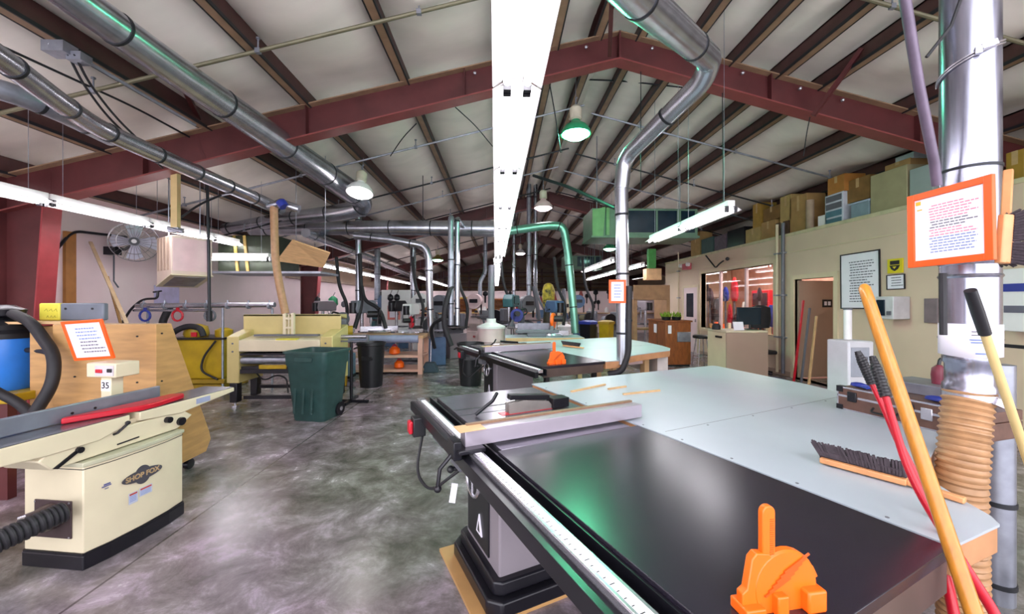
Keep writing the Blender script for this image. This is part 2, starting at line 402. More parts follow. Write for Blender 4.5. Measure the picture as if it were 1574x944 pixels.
# office interior seen through the window
m = MB(); m.box(WX + 2.4, WX + 2.45, dy1, WY1 - .1, 0, WZ - .12); struct(m, 'wall_office_back', M('salmon office wall', 'd9a08c', .6))
t = thing('office_ceiling_light', 'glowing white ceiling light inside the office window', 'light'); m = MB(); m.box(WX + .5, WX + 1.3, wy0 - .6, wy1 + .4, WZ - .2, WZ - .125); m.build('lens', ME('office lens', 'fff0e8', 8), t)
for i, (dx, yy, z0, hh, wd, mt, nm, lb) in enumerate([
    (1.2, .15, 0, 1.9, .7, red, 'display_board', 'tall red display board behind the office window'),
    (1.0, .45, 0, 1.15, .9, blackm, 'file_cabinet', 'black file cabinet behind the red board in the office'),
    (1.4, .75, 0, 1.75, .8, plyd, 'shelf_unit', 'brown shelf unit inside the office behind the middle pane')]):
    yc = (wy0 + (wy1 - wy0) * yy) * (WX + dx) / WX
    r = thing(nm, lb, 'furniture'); m = MB(); m.box(WX + dx, WX + dx + .35, yc - wd / 2, yc + wd / 2, z0, hh); m.build('body', mt, r, bevel=.01)
    m = MB()
    for q in range(4): m.box(WX + dx - .015, WX + dx, yc - wd / 2 + .05, yc + wd / 2 - .05, hh * (.12 + .22 * q), hh * (.3 + .22 * q))
    m.build('front_panel', M('office dark panel', '3a2430', .5), r, bevel=.004)
rs = random.Random(12)
for i in range(16):
    dx = rs.uniform(.45, .85); yc = (wy0 + (wy1 - wy0) * (i + .5) / 16) * (WX + dx) / WX; h = rs.uniform(.25, .7); w_ = rs.uniform(.1, .2); zb_ = rs.choice([.95, 1.0, 1.6])
    r = thing('office_item', '%s dark stored item from the near side inside the office window' % ORD[i], 'office item', group='dark things inside the office')
    m = MB(); m.lathe([(w_ * .6, zb_), (w_, zb_ + h * .2), (w_ * .8, zb_ + h * .7), (w_ * .3, zb_ + h)], (WX + dx, yc, 0), 7, sx=.6); m.build('body', rs.choice([blackm, M('office dark panel', ''), greyd, blued, red, white]), r)
    m = MB(); m.cyl((WX + dx, yc, 0), (WX + dx, yc, zb_), .03, n=6); m.build('stand', greyd, r)
for i in range(10):
    yc = wy0 + .15 + (wy1 - wy0 - .3) * i / 9; h = random.uniform(.1, .3)
    m = MB(); m.box(WX + .16, WX + .24, yc - .04, yc + .05, wz0, wz0 + h); m.box(WX + .155, WX + .16, yc - .03, yc + .04, wz0 + h * .3, wz0 + h * .7)
    m.build('supply_box', random.choice([cream, cardb, skyb, pink, orange]), bevel=.004, label='%s small box from the near end of the office window sill' % ORD[i], cat='box', group='boxes on the office window sill')
m = MB(); m.box(WX + .14, WX + .3, wy0, wy1, wz0 - .03, wz0); struct(m, 'window_sill', trimc)

# pipes on the office wall
for px, rr, mt, lb in ((1198, .03, trimc, 'cream conduit pipe on the wall left of the doorway'), (1207, .035, greyd, 'dark grey downpipe on the wall left of the doorway'), (1045, .02, trimc, 'thin cream conduit on the office wall near its far end')):
    y = Y_at(px); m = MB(); m.cyl((WX - .05, y, 0.05), (WX - .05, y, WZ + .3), rr); r = thing('wall_pipe', lb, 'pipe'); m.build('pipe', mt, r)
    m = MB()
    for z in (.8, 1.7, 2.6): m.box(WX - .09, WX, y - .06, y + .06, z, z + .03)
    m.build('clamp', galv_dark, r)

# far partition with lit openings into a storage room
PY = 20.0
m = MB(); ox = []
for a, b in ((652, 686), (704, 731), (750, 781), (795, 810)): ox.append((Py(a, 470, PY).x, Py(b, 470, PY).x))
zt = 2.08; za, zb = Py(700, 480, PY).z, Py(700, 459, PY).z; prev = XL
for a, b in ox:
    m.box(prev, a, PY, PY + .12, 0, zt); m.box(a, b, PY, PY + .12, 0, za); m.box(a, b, PY, PY + .12, zb, zt); prev = b
m.box(prev, XR, PY, PY + .12, 0, zt); m.box(XL, XR, PY - .05, PY + .15, zt, zt + .06)
struct(m, 'wall_partition', wall_pink)
for i, (a, b) in enumerate(ox):
    m = MB(); t = .07
    m.box(a - t, a, PY - .03, PY, za - t, zb + t); m.box(b, b + t, PY - .03, PY, za - t, zb + t); m.box(a, b, PY - .03, PY, zb, zb + t); m.box(a, b, PY - .03, PY, za - t, za)
    struct(m, 'window_%d' % (i + 2), [pink, M('yellow trim', 'e0b840', .5), pink, red][i])
    r = thing('storage_shelf', 'shelf of orange wood behind the %s partition opening from the left' % ORD[i], 'shelf', group='shelves beyond the partition')
    m = MB(); m.box(a - .12, b + .12, PY + 1.0, PY + 1.05, 0.0, zb + .1); 
    m.build('back', M('orange wood', 'c47a34', .5, 0, .5, 8), r)
    m = MB()
    for z in (za + .1, za + .35, za + .6): m.box(a - .12, b + .12, PY + .6, PY + 1.0, z, z + .04)
    m.build('board', woodr, r)

# ---------------------------------------------------------------- lamps
def strip_light():
    r = thing('strip_light', 'x', 'light', (0, 0, 0), group='x')
    m = MB(); m.box(-.045, .045, -.6, .6, .03, .1); m.build('housing', white, r, bevel=.005)
    m = MB(); m.prism([(-.125, -.015), (-.045, .035), (.045, .035), (.125, -.015), (.12, -.02), (.04, .03), (-.04, .03), (-.12, -.02)], -.6, .6, 'y'); m.build('reflector', refl_m, r)
    for x in (-.05, .05): m = MB(); m.cyl((x, -.585, -.005), (x, .585, -.005), .019, n=10); m.build('tube', tube_m, r)
    for y in (-.59, .59):
        m = MB()
        for x in (-.05, .05): m.box(x - .02, x + .02, y - .014, y + .014, -.042, .03)
        m.build('lampholder', blackm, r)
    for y in (-.45, .45):
        m = MB(); m.cyl((0, 0, 0), (0, 0, 1), .003, n=5); c = m.build('hanging_chain', galv_dark, r); c.location = (0, y, .1)
    return r
SL0 = strip_light(); first = [True]
def place_strip(x, y, z, lab, grp, rz=0, lab_i=None):
    if first[0]:
        SL0.location = (x, y, z); SL0.rotation_euler = (0, 0, rz); SL0['label'] = lab; SL0['group'] = grp; first[0] = False
        o = SL0
    else: o = dup(SL0, (x, y, z), rz, lab, grp)
    for c in o.children:
        if c.name.startswith('hanging_chain'): c.scale = (1, 1, roof(x) - .02 - z - .1)
ZL = EH + 1.1
k = 0
y = 1.97 - .61 - 1.22 * 2
while y < 9.4:
    place_strip(.09 - .0155 * (y - 1.42), y, ZL, 'lit two-tube fixture in the central ceiling row, %s from the camera' % ORD[k], 'central row of strip lights', .0155); y += 1.222; k += 1
y = 10.6; j = 0
while y < 27:
    place_strip(.03 - .0155 * (y - 1.42) * .8, y, ZL + .05, 'lit fixture in the far central row, %s one' % ORD[j], 'far central row of strip lights', .0155); y += 1.4; j += 1
for nm, x, ya, yb, lb in (('left', -5.0, 2.6, 8.2, 'row over the jointer at left'), ('farleft', -5.35, 11.8, 23, 'far row along the left wall'), ('ml', -3.6, 18, 26, 'short far row left of the centre'),
        ('r1', 2.7, 5.1, 7.0, 'pair hanging right of the centre pipe'), ('r2', 2.95, 10.8, 14, 'row behind the centre pipe'), ('r3', 4.2, 12, 19, 'row beside the far office end')):
    y = ya; j = 0
    while y < yb - .1:
        place_strip(x, y, ZL, 'lit fixture in the %s, %s one' % (lb, ORD[j]), lb); y += 1.225; j += 1
place_strip(-4.85, 7.3, 2.36, 'short lit strip lamp hanging crosswise beside the beige air box', 'crosswise strip lamp', R(90))

def bay(name, x, y, z, lens, shell, lab, tilt=0, s=1, pts=0, col=(1, 1, 1)):
    r = thing(name, lab, 'light', (x, y, z)); r.rotation_euler = (tilt, 0, 0); s = s * 1.1
    m = MB(); m.lathe([(.21, 0), (.2, .05), (.15, .12), (.07, .17), (.06, .2)]); m.build('shade', shell, r)
    m = MB(); m.lathe([(.06, .2), (.085, .22), (.085, .36), (.05, .4), (.02, .41)]); m.build('ballast', M('bay ballast', 'cfc9b4', .4), r)
    m = MB(); m.lathe([(.02, -.06), (.12, -.045), (.19, 0), (.19, .012)]); m.build('lens', lens, r)
    m = MB(); m.tube([(0, 0, .4), (0, 0, .5), (.02, 0, .52)], .012, 6); m.cyl((0, 0, .5), (0, 0, roof(x) - z - .25), .005, n=5); m.build('hanger', galv_dark, r)
    r.scale = (s, s, s) if s != 1 else (1, 1, 1)
    return r
bay('high_bay_light', *P(885, 207, 6.0), bay_g, greenl, 'green rimmed round bay light glowing right of the central strip')
bay('high_bay_light', *P(553, 297, 6.9), bay_w, white, 'white domed bay light at the end of the big left duct', tilt=R(-15))
bay('high_bay_light', *P(835, 320, 9.6), bay_p, pink, 'pinkish domed bay light beside the second roof frame')
bay('high_bay_light', *P(937, 383, 14), bay_g2, greenl, 'small green tinted bay light behind the tall centre pipe')
bay('high_bay_light', *P(673, 400, 16), bay_g2, M('olive shade', '8a7a30', .4), 'olive shaded bay light glowing far left of centre')
bay('high_bay_light', *P(800, 390, 18), bay_w, white, 'small white bay light just right of the far central row')

# ---------------------------------------------------------------- ducts
def duct(name, lab, pts, r0, r1, mat=None, rad=.35, ring=1.2, bandm=None, n=20, first=.4, rings=True):
    r = thing(name, lab, 'duct'); q = arc(pts, rad); rs = rlist(q, r0, r1)
    m = MB(); m.tube(q, rs, n); m.build('pipe', mat or galv, r)
    if rings:
        d = first; L = 0
        for i in range(1, len(q)):
            seg = (q[i] - q[i - 1]); sl = seg.length
            while d <= L + sl and sl > 1e-6:
                p = q[i - 1] + seg * ((d - L) / sl); u = seg / sl; rr = rs[i - 1] + (rs[i] - rs[i - 1]) * (d - L) / sl
                m = MB(); m.cyl(p - u * .012, p + u * .012, rr + .006, n=n); m.build('joint_band', bandm or band, r); d += ring
            L += sl
    return r
E5 = 1.6
duct('galvanized_duct', 'big galvanized duct running overhead at the left, narrow end nearest', [(-3.0, 1.6, EH + 2.15), (-3.02, 3.6, EH + 2.15), P(553, 303, 8.0)], .10, .22, ring=1.15)
duct('galvanized_duct', 'duct elbow running left from the end of the big left duct', [P(553, 300, 7.95), P(560, 318, 8.3), P(520, 327, 8.4), P(432, 338, 8.6), P(345, 352, 8.8)], .19, .12, rad=.3, ring=.8)
duct('galvanized_duct', 'slim shiny duct by the left wall ending at the blue clip', [P(-60, 48, 2.3), P(5, 92, 2.6), P(95, 160, 3.1), P(150, 197, 3.6), P(430, 322, 6.6)], .075, .1, ring=.55)
duct('galvanized_duct', 'dull branch duct passing behind the slim left duct', [P(-60, 120, 2.9), P(30, 147, 3.15), P(90, 172, 3.4), P(170, 212, 4.0)], .08, .08, mat=galv_dark, ring=.4)
duct('galvanized_duct', 'horizontal main duct crossing under the roof at mid distance', [P(385, 352, 9.5), P(600, 350, 9.5), P(770, 352, 9.5)], .15, .2, ring=1.0)
duct('galvanized_duct', 'green-lit tinted duct bending down right of the central strip', [P(770, 357, 9.4), P(840, 347, 9.3), P(866, 347, 9.3), P(872, 380, 9.3), P(882, 480, 9.3), P(884, 512, 9.3)], .1, .09, mat=M('green-lit tinted duct', '7fb8a4', .3, .7, .2), rad=.25, ring=1.0)  # green light of the bay lamp painted into this duct's colour
duct('galvanized_duct', 'second lower duct under the main duct, elbow down at its right end', [P(545, 362, 9.0), P(600, 368, 9.0), P(652, 378, 9.0), P(659, 392, 9.0), P(660, 440, 9.0), P(663, 520, 9.0)], .09, .075, rad=.2, ring=.9)
duct('galvanized_duct', 'long duct running away at the left towards the far wall', [P(470, 358, 8.6), P(560, 393, 13), P(636, 425, 21)], .1, .12, ring=2.5)
duct('galvanized_duct', 'large overhead duct with an elbow, sloping to the tall centre pipe', [P(930, -60, 2.0), P(985, 0, 2.45), P(1092, 92, 3.5), P(1080, 125, 3.65), P(960, 243, 4.6), P(955, 290, 4.62)], .12, .085, rad=.3, ring=1.05, first=.55)
duct('galvanized_duct', 'tall straight centre pipe coming down behind the white table', [P(955, 285, 4.62), P(957, 420, 4.62), P(957, 560, 4.62)], .078, .07, ring=.7, first=.35)
duct('galvanized_duct', 'curved black hose lead at the foot of the tall centre pipe', [P(967, 440, 4.55), P(966, 545, 4.55), P(955, 572, 4.55), P(935, 575, 4.6)], .035, .035, mat=blackr, ring=9)
# large riser at the right
riser_m = M('streaked riser metal', 'b4b6c8', .22, .92, .45, 3, .03, stretch=(9, 9, .5))
rp = thing('duct_riser', 'large shiny vertical duct at the right carrying the orange framed sign', 'duct')
cx0, cy0 = P(1490, 465, 1.75).x, P(1490, 465, 1.75).y
zz = lambda py, d=1.75: EH + (HY - py) / FPX * d
m = MB(); m.lathe([(.094, zz(520)), (.094, zz(250)), (.094, roof(cx0) - .05)], (cx0, cy0, 0), 40); m.build('upper_pipe', riser_m, rp)
m = MB()
for py in (262,): m.lathe([(.098, zz(py + 2)), (.098, zz(py - 2))], (cx0, cy0, 0), 40)
m.build('dark_band', band, rp)
m = MB()
for py in (425, 405, 520): m.lathe([(.095, zz(py + 3)), (.1, zz(py)), (.095, zz(py - 3))], (cx0, cy0, 0), 40)
m.lathe([(.08, zz(552)), (.08, zz(546)), (.094, zz(520))], (cx0, cy0, 0), 40)
m.lathe([(.086, zz(600)), (.086, zz(592)), (.078, zz(588)), (.078, zz(560)), (.086, zz(556)), (.086, zz(548))], (cx0, cy0, 0), 40); m.build('reducer', riser_m, rp)
m = MB()
for dz_ in (0, 4): m.tube([(cx0 + .1 * math.cos(R(a_)), cy0 + .1 * math.sin(R(a_)), zz(118 + dz_ - (a_ + 230) * .22)) for a_ in range(-230, -50, 10)], .004, 6)
m.cbox((cx0 + .11 * math.cos(R(-112)), cy0 + .11 * math.sin(R(-112)), zz(92)), (.05, .02, .022), rz=R(-22), ry=R(-15)); m.cbox((cx0 + .11 * math.cos(R(-128)), cy0 + .11 * math.sin(R(-128)), zz(97)), (.02, .02, .03), rz=R(-38)); m.build('strap', alum, rp)
m = MB(); m.tube([P(1487, -30, 1.55), P(1462, 40, 1.57), P(1424, 88, 1.6)], .006, 6); m.build('cable', blackr, rp)
# paper taped round it
m = MB(); pts = []
for k in range(13):
    an = R(-203 + 125 * k / 12); pts.append((cx0 + .106 * math.cos(an), cy0 + .106 * math.sin(an)))
n_ = len(pts); m.add([(p[0], p[1], zz(548 - abs(i - 6) * .6)) for i, p in enumerate(pts)] + [(p[0], p[1], zz(497)) for p in pts], [(i, i + 1, n_ + i + 1, n_ + i) for i in range(n_ - 1)])
pp = m.build('taped_paper', paper, label='white paper sheet taped round the large right duct', cat='paper'); sd = pp.modifiers.new('s', 'SOLIDIFY'); sd.thickness = .001
for k, (a0, a1, py, mt) in enumerate(((-138, -112, 508, ink), (-138, -112, 513, ink), (-141, -104, 520, inkblue), (-139, -108, 524, inkblue), (-132, -112, 540, inkblue))):
    m = MB(); q = [(cx0 + .1085 * math.cos(R(a0 + (a1 - a0) * i / 6)), cy0 + .1085 * math.sin(R(a0 + (a1 - a0) * i / 6)), zz(py)) for i in range(7)]; m.tube(q, .0022 if mt is ink else .003, 4); m.build('print_line', mt, pp)
# tan flexible hose below
hp = [Vector((cx0, cy0, zz(598))), P(1484, 640, 1.74), P(1480, 700, 1.72), P(1477, 742, 1.72), P(1477, 775, 1.72), P(1480, 960, 1.72)]
q = arc(hp, .2, 8); m = MB(); pt = []; rs = []
for i in range(len(q) - 1):
    L = (q[i + 1] - q[i]).length; ns = max(1, int(L / .006))
    for k in range(ns): pt.append(q[i].lerp(q[i + 1], k / ns))
L = 0
for i, p in enumerate(pt):
    if i: L += (p - pt[i - 1]).length
    rs.append(.08 + .005 * math.cos(2 * math.pi * L / .027))
m.tube(pt, rs, 28)
fh = thing('flex_hose', 'tan ribbed flexible hose hanging below the large right duct', 'hose'); m.build('ribbed_tube', hose_tan, fh)
m = MB(); m.lathe([(.088, zz(612)), (.088, zz(603))], (cx0, cy0, 0), 30); m.cbox((cx0 + .02, cy0 - .09, zz(612)), (.05, .02, .03), ry=.4); m.build('hose_clamp', alum, fh)
duct('floor_pipe', 'dull grey metal pipe standing on the floor behind the tan hose', [P(1532, 560, 2.05), (P(1532, 500, 2.05).x, P(1532, 500, 2.05).y, .12), (P(1532, 500, 2.05).x, P(1532, 500, 2.05).y, 0)], .065, .065, mat=galv_dark, ring=.42, first=.3)

# vertical drops in the middle distance
for i, (px, d, y0, y1, w, lb) in enumerate(((551, 10, 380, 490, 9, 'slim grey pipe drop left of the workbench'), (580, 14, 400, 465, 9, 'short pipe drop seen over the workbench left half'), (635, 14, 405, 505, 9, 'pipe drop just behind the workbench right end'),
        (693, 8, 385, 500, 9, 'left one of the paired pipe drops with black hoses'), (703, 8.1, 385, 500, 8, 'right one of the paired pipe drops with black hoses'), (738, 15, 410, 460, 6, 'thin cranked pipe drop left of the central strip end'),
        (790, 15, 410, 455, 5, 'thin pipe drop just right of the central strip end'), (813, 12, 400, 470, 7, 'pipe drop with a cluster of hoses right of the strip'), (823, 12.2, 395, 470, 6, 'slimmer pipe drop beside the hose cluster'))):
    tp_ = P(px + (8 if i == 5 else 0), y0 - 15, d); duct('pipe_drop', lb, ([Vector((tp_.x, 9.4, 3.38)), Vector((tp_.x, tp_.y, 3.3))] if i in (3, 4) else [Vector((tp_.x, tp_.y, roof(tp_.x) - .04))]) + [ P(px + (8 if i == 5 else 0), y0 + 8, d), P(px, y0 + 24, d), P(px, y1, d)], w * d / 1200, w * d / 1200, ring=.9, n=12, mat=galv_dark if i % 2 else galv, rad=.1)
def hose(lab, pts, r, mat=blackr, name='black_hose', rib=0):
    q = arc(pts, .5, 6); m = MB()
    if rib:
        pt = []
        for i in range(len(q) - 1):
            L = (q[i + 1] - q[i]).length; ns = max(1, int(L / (rib / 3)))
            for k in range(ns): pt.append(q[i].lerp(q[i + 1], k / ns))
        pt.append(q[-1]); m.tube(pt, [r * (1 + (.12 if i % 3 else -.06)) for i in range(len(pt))], 12)
    else: m.tube(q, r, 10)
    return m.build(name, mat, label=lab, cat='hose')
hose('black hose leaning down from the slim pipe over the workbench', [P(556, 440, 9.4), P(560, 462, 9.3), P(585, 475, 9.2), P(593, 505, 9.1)], .045)
hose('black hose hanging left of the workbench machines', [P(553, 390, 9.5), P(556, 470, 9.4), P(545, 505, 9.2)], .05)
hose('black hose curling from the paired pipes to the left', [P(694, 440, 8), P(684, 470, 7.9), P(682, 500, 7.9), P(694, 532, 7.9)], .055)
hose('black hose reaching the floor vacuum', [P(690, 485, 8), P(660, 500, 8.3), P(668, 535, 8.6)], .04)
hose('grey hose hanging in a fork over the machines right of the strip', [P(815, 440, 12), P(808, 470, 12), P(797, 492, 12)], .06, greyd, 'grey_hose')
hose('second grey hose of the fork reaching to the right', [P(820, 440, 12), P(826, 470, 12), P(829, 492, 12)], .06, greyd, 'grey_hose')
hose('long thin hose sweeping right from the hose cluster', [P(824, 400, 12), P(822, 450, 11.5), P(850, 500, 11)], .035, greyd, 'grey_hose')

# left overhead: hanging pole, tan hose, post, clip
m = MB(); m.tube([P(318, 250, 6.2), P(321, 400, 6.2), P(322, 482, 6.2)], .022, 8); m.tube([P(322, 478, 6.2), P(322, 494, 6.2)], .04, 8); m.build('hanging_pole', band, label='dark pole hanging upright in front of the left wall', cat='pole')
m = MB(); m.tube(arc([P(421, 318, 6), P(423, 400, 6), P(432, 450, 6), P(439, 482, 6)], .4), .055, 12); m.build('tan_hose', hose_tan, label='tan fabric hose hanging down beside the sander', cat='hose')
m = MB(); m.tube([P(412, 318, 6.0), P(432, 312, 6.0), P(460, 322, 6.05)], [.05, .07, .06], 12); m.build('hose_coupling', galv, label='short metal coupling at the top of the tan hose', cat='coupling')
m = MB(); m.cyl(P(431, 310, 5.93), P(437, 318, 5.93), .07); m.build('hose_clip', blued, label='blue clip at the top of the tan hose', cat='clip')
m = MB(); m.bar(P(270, 262, 5.25), P(270, 352, 5.25), .085, .06); m.build('hanging_post', M('pale post wood', 'd2b882', .5, 0, .2), label='pale wooden post hanging from the first roof frame', cat='post')
m = MB(); m.cbox(P(270, 354, 5.1), (.14, .1, .06)); m.cyl(P(258, 350, 5.05), P(282, 357, 5.05), .02); m.build('light_bracket', galv_dark, label='metal bracket under the hanging pale post', cat='bracket')

# cross pipes and conduits under the roof
def pipe(lab, pts, r=.014, mat=None, name='ceiling_conduit', fit=0):
    t = thing(name, lab, 'pipe'); m = MB(); m.tube(arc(pts, .25, 5), r, 8); m.build('pipe', mat or galv_dark, t)
    if fit:
        m = MB()
        for k in range(fit):
            p = Vector(pts[0]).lerp(Vector(pts[-1]), (k + .5) / fit); m.cbox(p, (.05, .04, .05)); m.cyl(p, p + Vector((0, 0, .14)), .008, n=6); m.cyl(p + Vector((0, 0, .12)), p + Vector((0, 0, .135)), .02, n=8)
        m.build('fitting', galv_dark, t)
    return t
yel = M('yellowish pipe', '77725a', .45, .3, .25)
pipe('straight sprinkler pipe crossing high in front of the first frame', [(XL + .3, 4.05, roof(XL) - .28 + .02), (-.1 + 1.7, 4.05, 5.2)], .02, yel, fit=5)
pipe('sprinkler pipe sloping down the right roof in front of the first frame', [(1.6, 3.85, 5.16), (9.5, 3.85, roof(9.5) - .27)], .02, yel, fit=5)
for i, (y, dz_) in enumerate(((7.0, -.3), (8.6, -.45), (10.2, -.3), (11.8, -.4), (14.5, -.3), (17.5, -.35))):
    pipe('%s thin pipe crossing the left roof behind the first frame' % ORD[i], [(XL + .3, y, roof(XL) + dz_), (RX - .1, y, roof(RX) + dz_)], .018, band if i % 2 else galv_dark, fit=4 if i < 4 else 0)
    pipe('%s thin pipe crossing the right roof behind the first frame' % ORD[i], [(RX + .1, y + .3, roof(RX) + dz_), (WX + 3, y + .3, roof(WX + 3) + dz_)], .018, band if i % 2 else galv_dark, fit=4 if i < 4 else 0)
for i, (a, b, d0, d1, w) in enumerate((((840, 120), (1100, 140), 7, 6, .012), ((820, 270), (945, 320), 8, 6.5, .03), ((845, 130), (862, 235), 5.6, 5.6, .008), ((0, 70), (330, 232), 3.3, 5.6, .012), ((340, 300), (270, 340), 6, 5.6, .015), ((640, 190), (600, 240), 6, 6.6, .008), ((700, 165), (757, 225), 6, 7, .008), ((985, 90), (985, 290), 5.4, 5.4, .006), ((1110, 105), (1112, 330), 5.4, 5.4, .006), ((1245, 180), (1235, 240), 5.4, 5.4, .006), ((650, 270), (650, 340), 8, 8, .008))):
    pipe('thin %s rod or wire under the roof, %s of the loose ones' % ('dark' if w < .01 else 'grey', ORD[i]), [P(*a, d0), (P(*a, d0) + P(*b, d1)) / 2 + Vector((0, 0, .05)), P(*b, d1)], w, band, 'roof_wire')
for i, (p, q_) in enumerate(((P(940, 0, 4.3), P(937, 85, 5.2)), (P(1325, 75, 4.8), P(1250, 178, 5.2)), (P(285, 140, 4.6), P(312, 195, 5.2)), (P(300, 200, 5.2), P(318, 250, 5.2)))):
    m = MB(); m.bar(p, q_, .05, .05); m.build('flange_brace', steel_red, label='%s short red angle brace between purlin and first frame' % ORD[i], cat='brace')
# black cables drooping on the left
t = thing('cable_bundle', 'two black cables drooping from the junction box at upper left', 'cable')
for k in (0, 1):
    m = MB(); m.tube(arc([P(105 + 10 * k, 84, 3.3), P(125 + 10 * k, 125, 3.5), P(165 + 12 * k, 180, 3.9), P(250 + 8 * k, 258, 4.8)], .6), .011, 6); m.build('cable', blackr, t)
m = MB(); m.cbox(P(92, 76, 3.3), (.18, .12, .09)); m.cbox(P(122, 90, 3.35), (.12, .1, .07)); m.tube([P(75, 68, 3.25), P(140, 98, 3.4), P(300, 192, 4.4)], .016, 8); m.build('junction_box', galv_dark, t)
m = MB(); m.tube([P(1388, -20, 1.5), P(1412, 130, 1.6), P(1436, 250, 1.7), P(1440, 285, 1.72)], .018, 10); m.build('slanted_rod', M('mauve grey rod', '7a6c80', .4, .3, .4, 8), label='slanted grey rod hanging beside the large right duct', cat='rod')
m = MB(); m.tube([P(1449, 420, 1.62), P(1450, 515, 1.62)], .012, 8); m.build('black_strap', blackr, label='short black strap on the left side of the large duct', cat='strap')

# hanging air units
def air_unit(lab, px0, px1, py0, py1, d, depth=.9):
    a, b = P(px0, py0, d), P(px1, py1, d); t = thing('air_unit', lab, 'air unit')
    gm = M('muted green casing', '55705c', .45, 0, .25); m = MB(); m.box(a.x, b.x, a.y, a.y + depth, b.z, a.z); m.build('casing', gm, t, bevel=.01)  # casing and rail coloured a muted green
    w = b.x - a.x; h = a.z - b.z
    m = MB(); 
    for q0, q1 in ((.34, .6), (.62, .8), (.84, .97)): m.box(a.x + w * q0, a.x + w * q1, a.y - .01, a.y, b.z + h * .12, a.z - h * .08)
    m.build('dark_panel', glassd, t)
    m = MB(); m.prism([(a.x, b.z - .02), (a.x + w * .1, b.z - .02), (a.x + w * .12, a.z + .02), (a.x, a.z - .05)], a.y - .05, a.y - .01, 'y'); m.box(a.x + w * .13, a.x + w * .16, a.y - .05, a.y - .01, b.z, a.z); m.build('louver', M('bright green louver', '5f8a54', .4), t)
    m = MB(); m.box(a.x - .02, b.x + .02, a.y - .04, a.y + depth, b.z - .05, b.z); m.build('rail', gm, t)
    m = MB()
    for x in (a.x + .2, b.x - .2): m.cyl((x, a.y + .4, a.z), (x, a.y + .4, roof(x) - .01), .01, n=6)
    m.build('hanger', galv_dark, t); return t
air_unit('large green cased air unit with dark panels hanging on the right', 910, 1075, 320, 362, 8.2)
air_unit('smaller distant green air unit beyond the centre pipe', 868, 925, 393, 412, 16)
# left: beige air box, dark box with straps, plywood sheet
q = P(284, 420, 6.2)
t = thing('air_filter_box', 'beige box shaped air filter hanging by the left wall', 'air filter')
m = MB(); FB = Matrix.Translation((q.x, q.y, 0)) @ Matrix.Rotation(R(56), 4, 'Z'); m.T = FB
zt_, zf, zk = 2.57, 1.99, 1.83
m.add([(-.26, -.3, zf), (.26, -.3, zf), (.26, .3, zk), (-.26, .3, zk), (-.26, -.3, zt_), (.26, -.3, zt_), (.26, .3, zt_), (-.26, .3, zt_)], [(0, 1, 2, 3), (4, 5, 6, 7), (0, 1, 5, 4), (1, 2, 6, 5), (2, 3, 7, 6), (3, 0, 4, 7)])
m.build('body', M('beige sheet metal', 'd6c4b4', .4, 0, .1), t, bevel=.01)
m = MB(); m.T = FB
m.box(-.24, .24, -.306, -.3, zf + .05, zt_ - .04); m.build('front_panel', pink, t)
m = MB(); m.T = FB; sl_ = lambda y, d: zf + (zk - zf) * (y + .3) / .6 - d
m.add([(-.27, -.31, sl_(-.31, 0)), (.27, -.31, sl_(-.31, 0)), (.27, .31, sl_(.31, 0)), (-.27, .31, sl_(.31, 0)), (-.27, -.31, sl_(-.31, .02)), (.27, -.31, sl_(-.31, .02)), (.27, .31, sl_(.31, .02)), (-.27, .31, sl_(.31, .02))], [(0, 1, 2, 3), (4, 5, 6, 7), (0, 1, 5, 4), (1, 2, 6, 5), (2, 3, 7, 6), (3, 0, 4, 7)]); m.build('outlet_frame', cream, t)
m = MB(); m.T = FB
m.add([(-.2, -.24, sl_(-.24, .02)), (.2, -.24, sl_(-.24, .02)), (.2, .24, sl_(.24, .02)), (-.2, .24, sl_(.24, .02)), (-.2, -.24, sl_(-.24, .025)), (.2, -.24, sl_(-.24, .025)), (.2, .24, sl_(.24, .025)), (-.2, .24, sl_(.24, .025))], [(0, 1, 2, 3), (4, 5, 6, 7), (0, 1, 5, 4), (1, 2, 6, 5), (2, 3, 7, 6), (3, 0, 4, 7)]); m.build('outlet_grille', galv_dark, t)
for k in range(4): m = MB(); m.T = FB; m.box(-.267, -.26, -.22 + .13 * k, -.15 + .13 * k, 2.05, 2.55); m.build('side_louver', M('darker beige louver', 'b8a08c', .5), t)  # louver strips coloured a darker beige than the box
for k in (-.2, .2): m = MB(); m.T = FB; m.cyl((k, 0, zt_), (k, 0, roof(q.x) - .02), .008, n=6); m.build('hanger', galv_dark, t)
a, b = P(335, 362, 7.4), P(425, 418, 7.4)
t = thing('plenum_box', 'dark olive metal plenum with tan straps under the left ducts', 'plenum')
m = MB(); m.box(a.x, b.x, a.y, a.y + .8, b.z, a.z); m.build('body', M('dark olive metal', '363e30', .35, .4, .4), t, bevel=.01)
m = MB()
for q_ in (.28, .45, .95): m.bar((a.x + (b.x - a.x) * q_, a.y - .015, a.z), (a.x + (b.x - a.x) * (q_ + .06), a.y - .015, b.z), .05, .02)
m.build('strap', M('tan strap', '9c8040', .5), t)
m = MB(); m.box(a.x, b.x + .9, a.y - .2, a.y + .6, b.z - .04, b.z); m.build('shelf', galv_dark, t)
m = MB(); m.add([P(450, 368, 6.7), P(508, 388, 6.7), P(498, 410, 7.0), P(426, 400, 7.0)], [(0, 1, 2, 3)])
t = thing('plywood_sheet', 'loose plywood sheet hanging overhead beside the dark plenum', 'board'); o = m.build('sheet', wood, t, smooth=False); sd = o.modifiers.new('s', 'SOLIDIFY'); sd.thickness = .03
for c_ in (P(455, 374, 6.75), P(500, 390, 6.75)): m = MB(); m.cyl(c_, (c_.x, c_.y, roof(c_.x) - .02), .005, n=5); m.build('hanger', galv_dark, t)

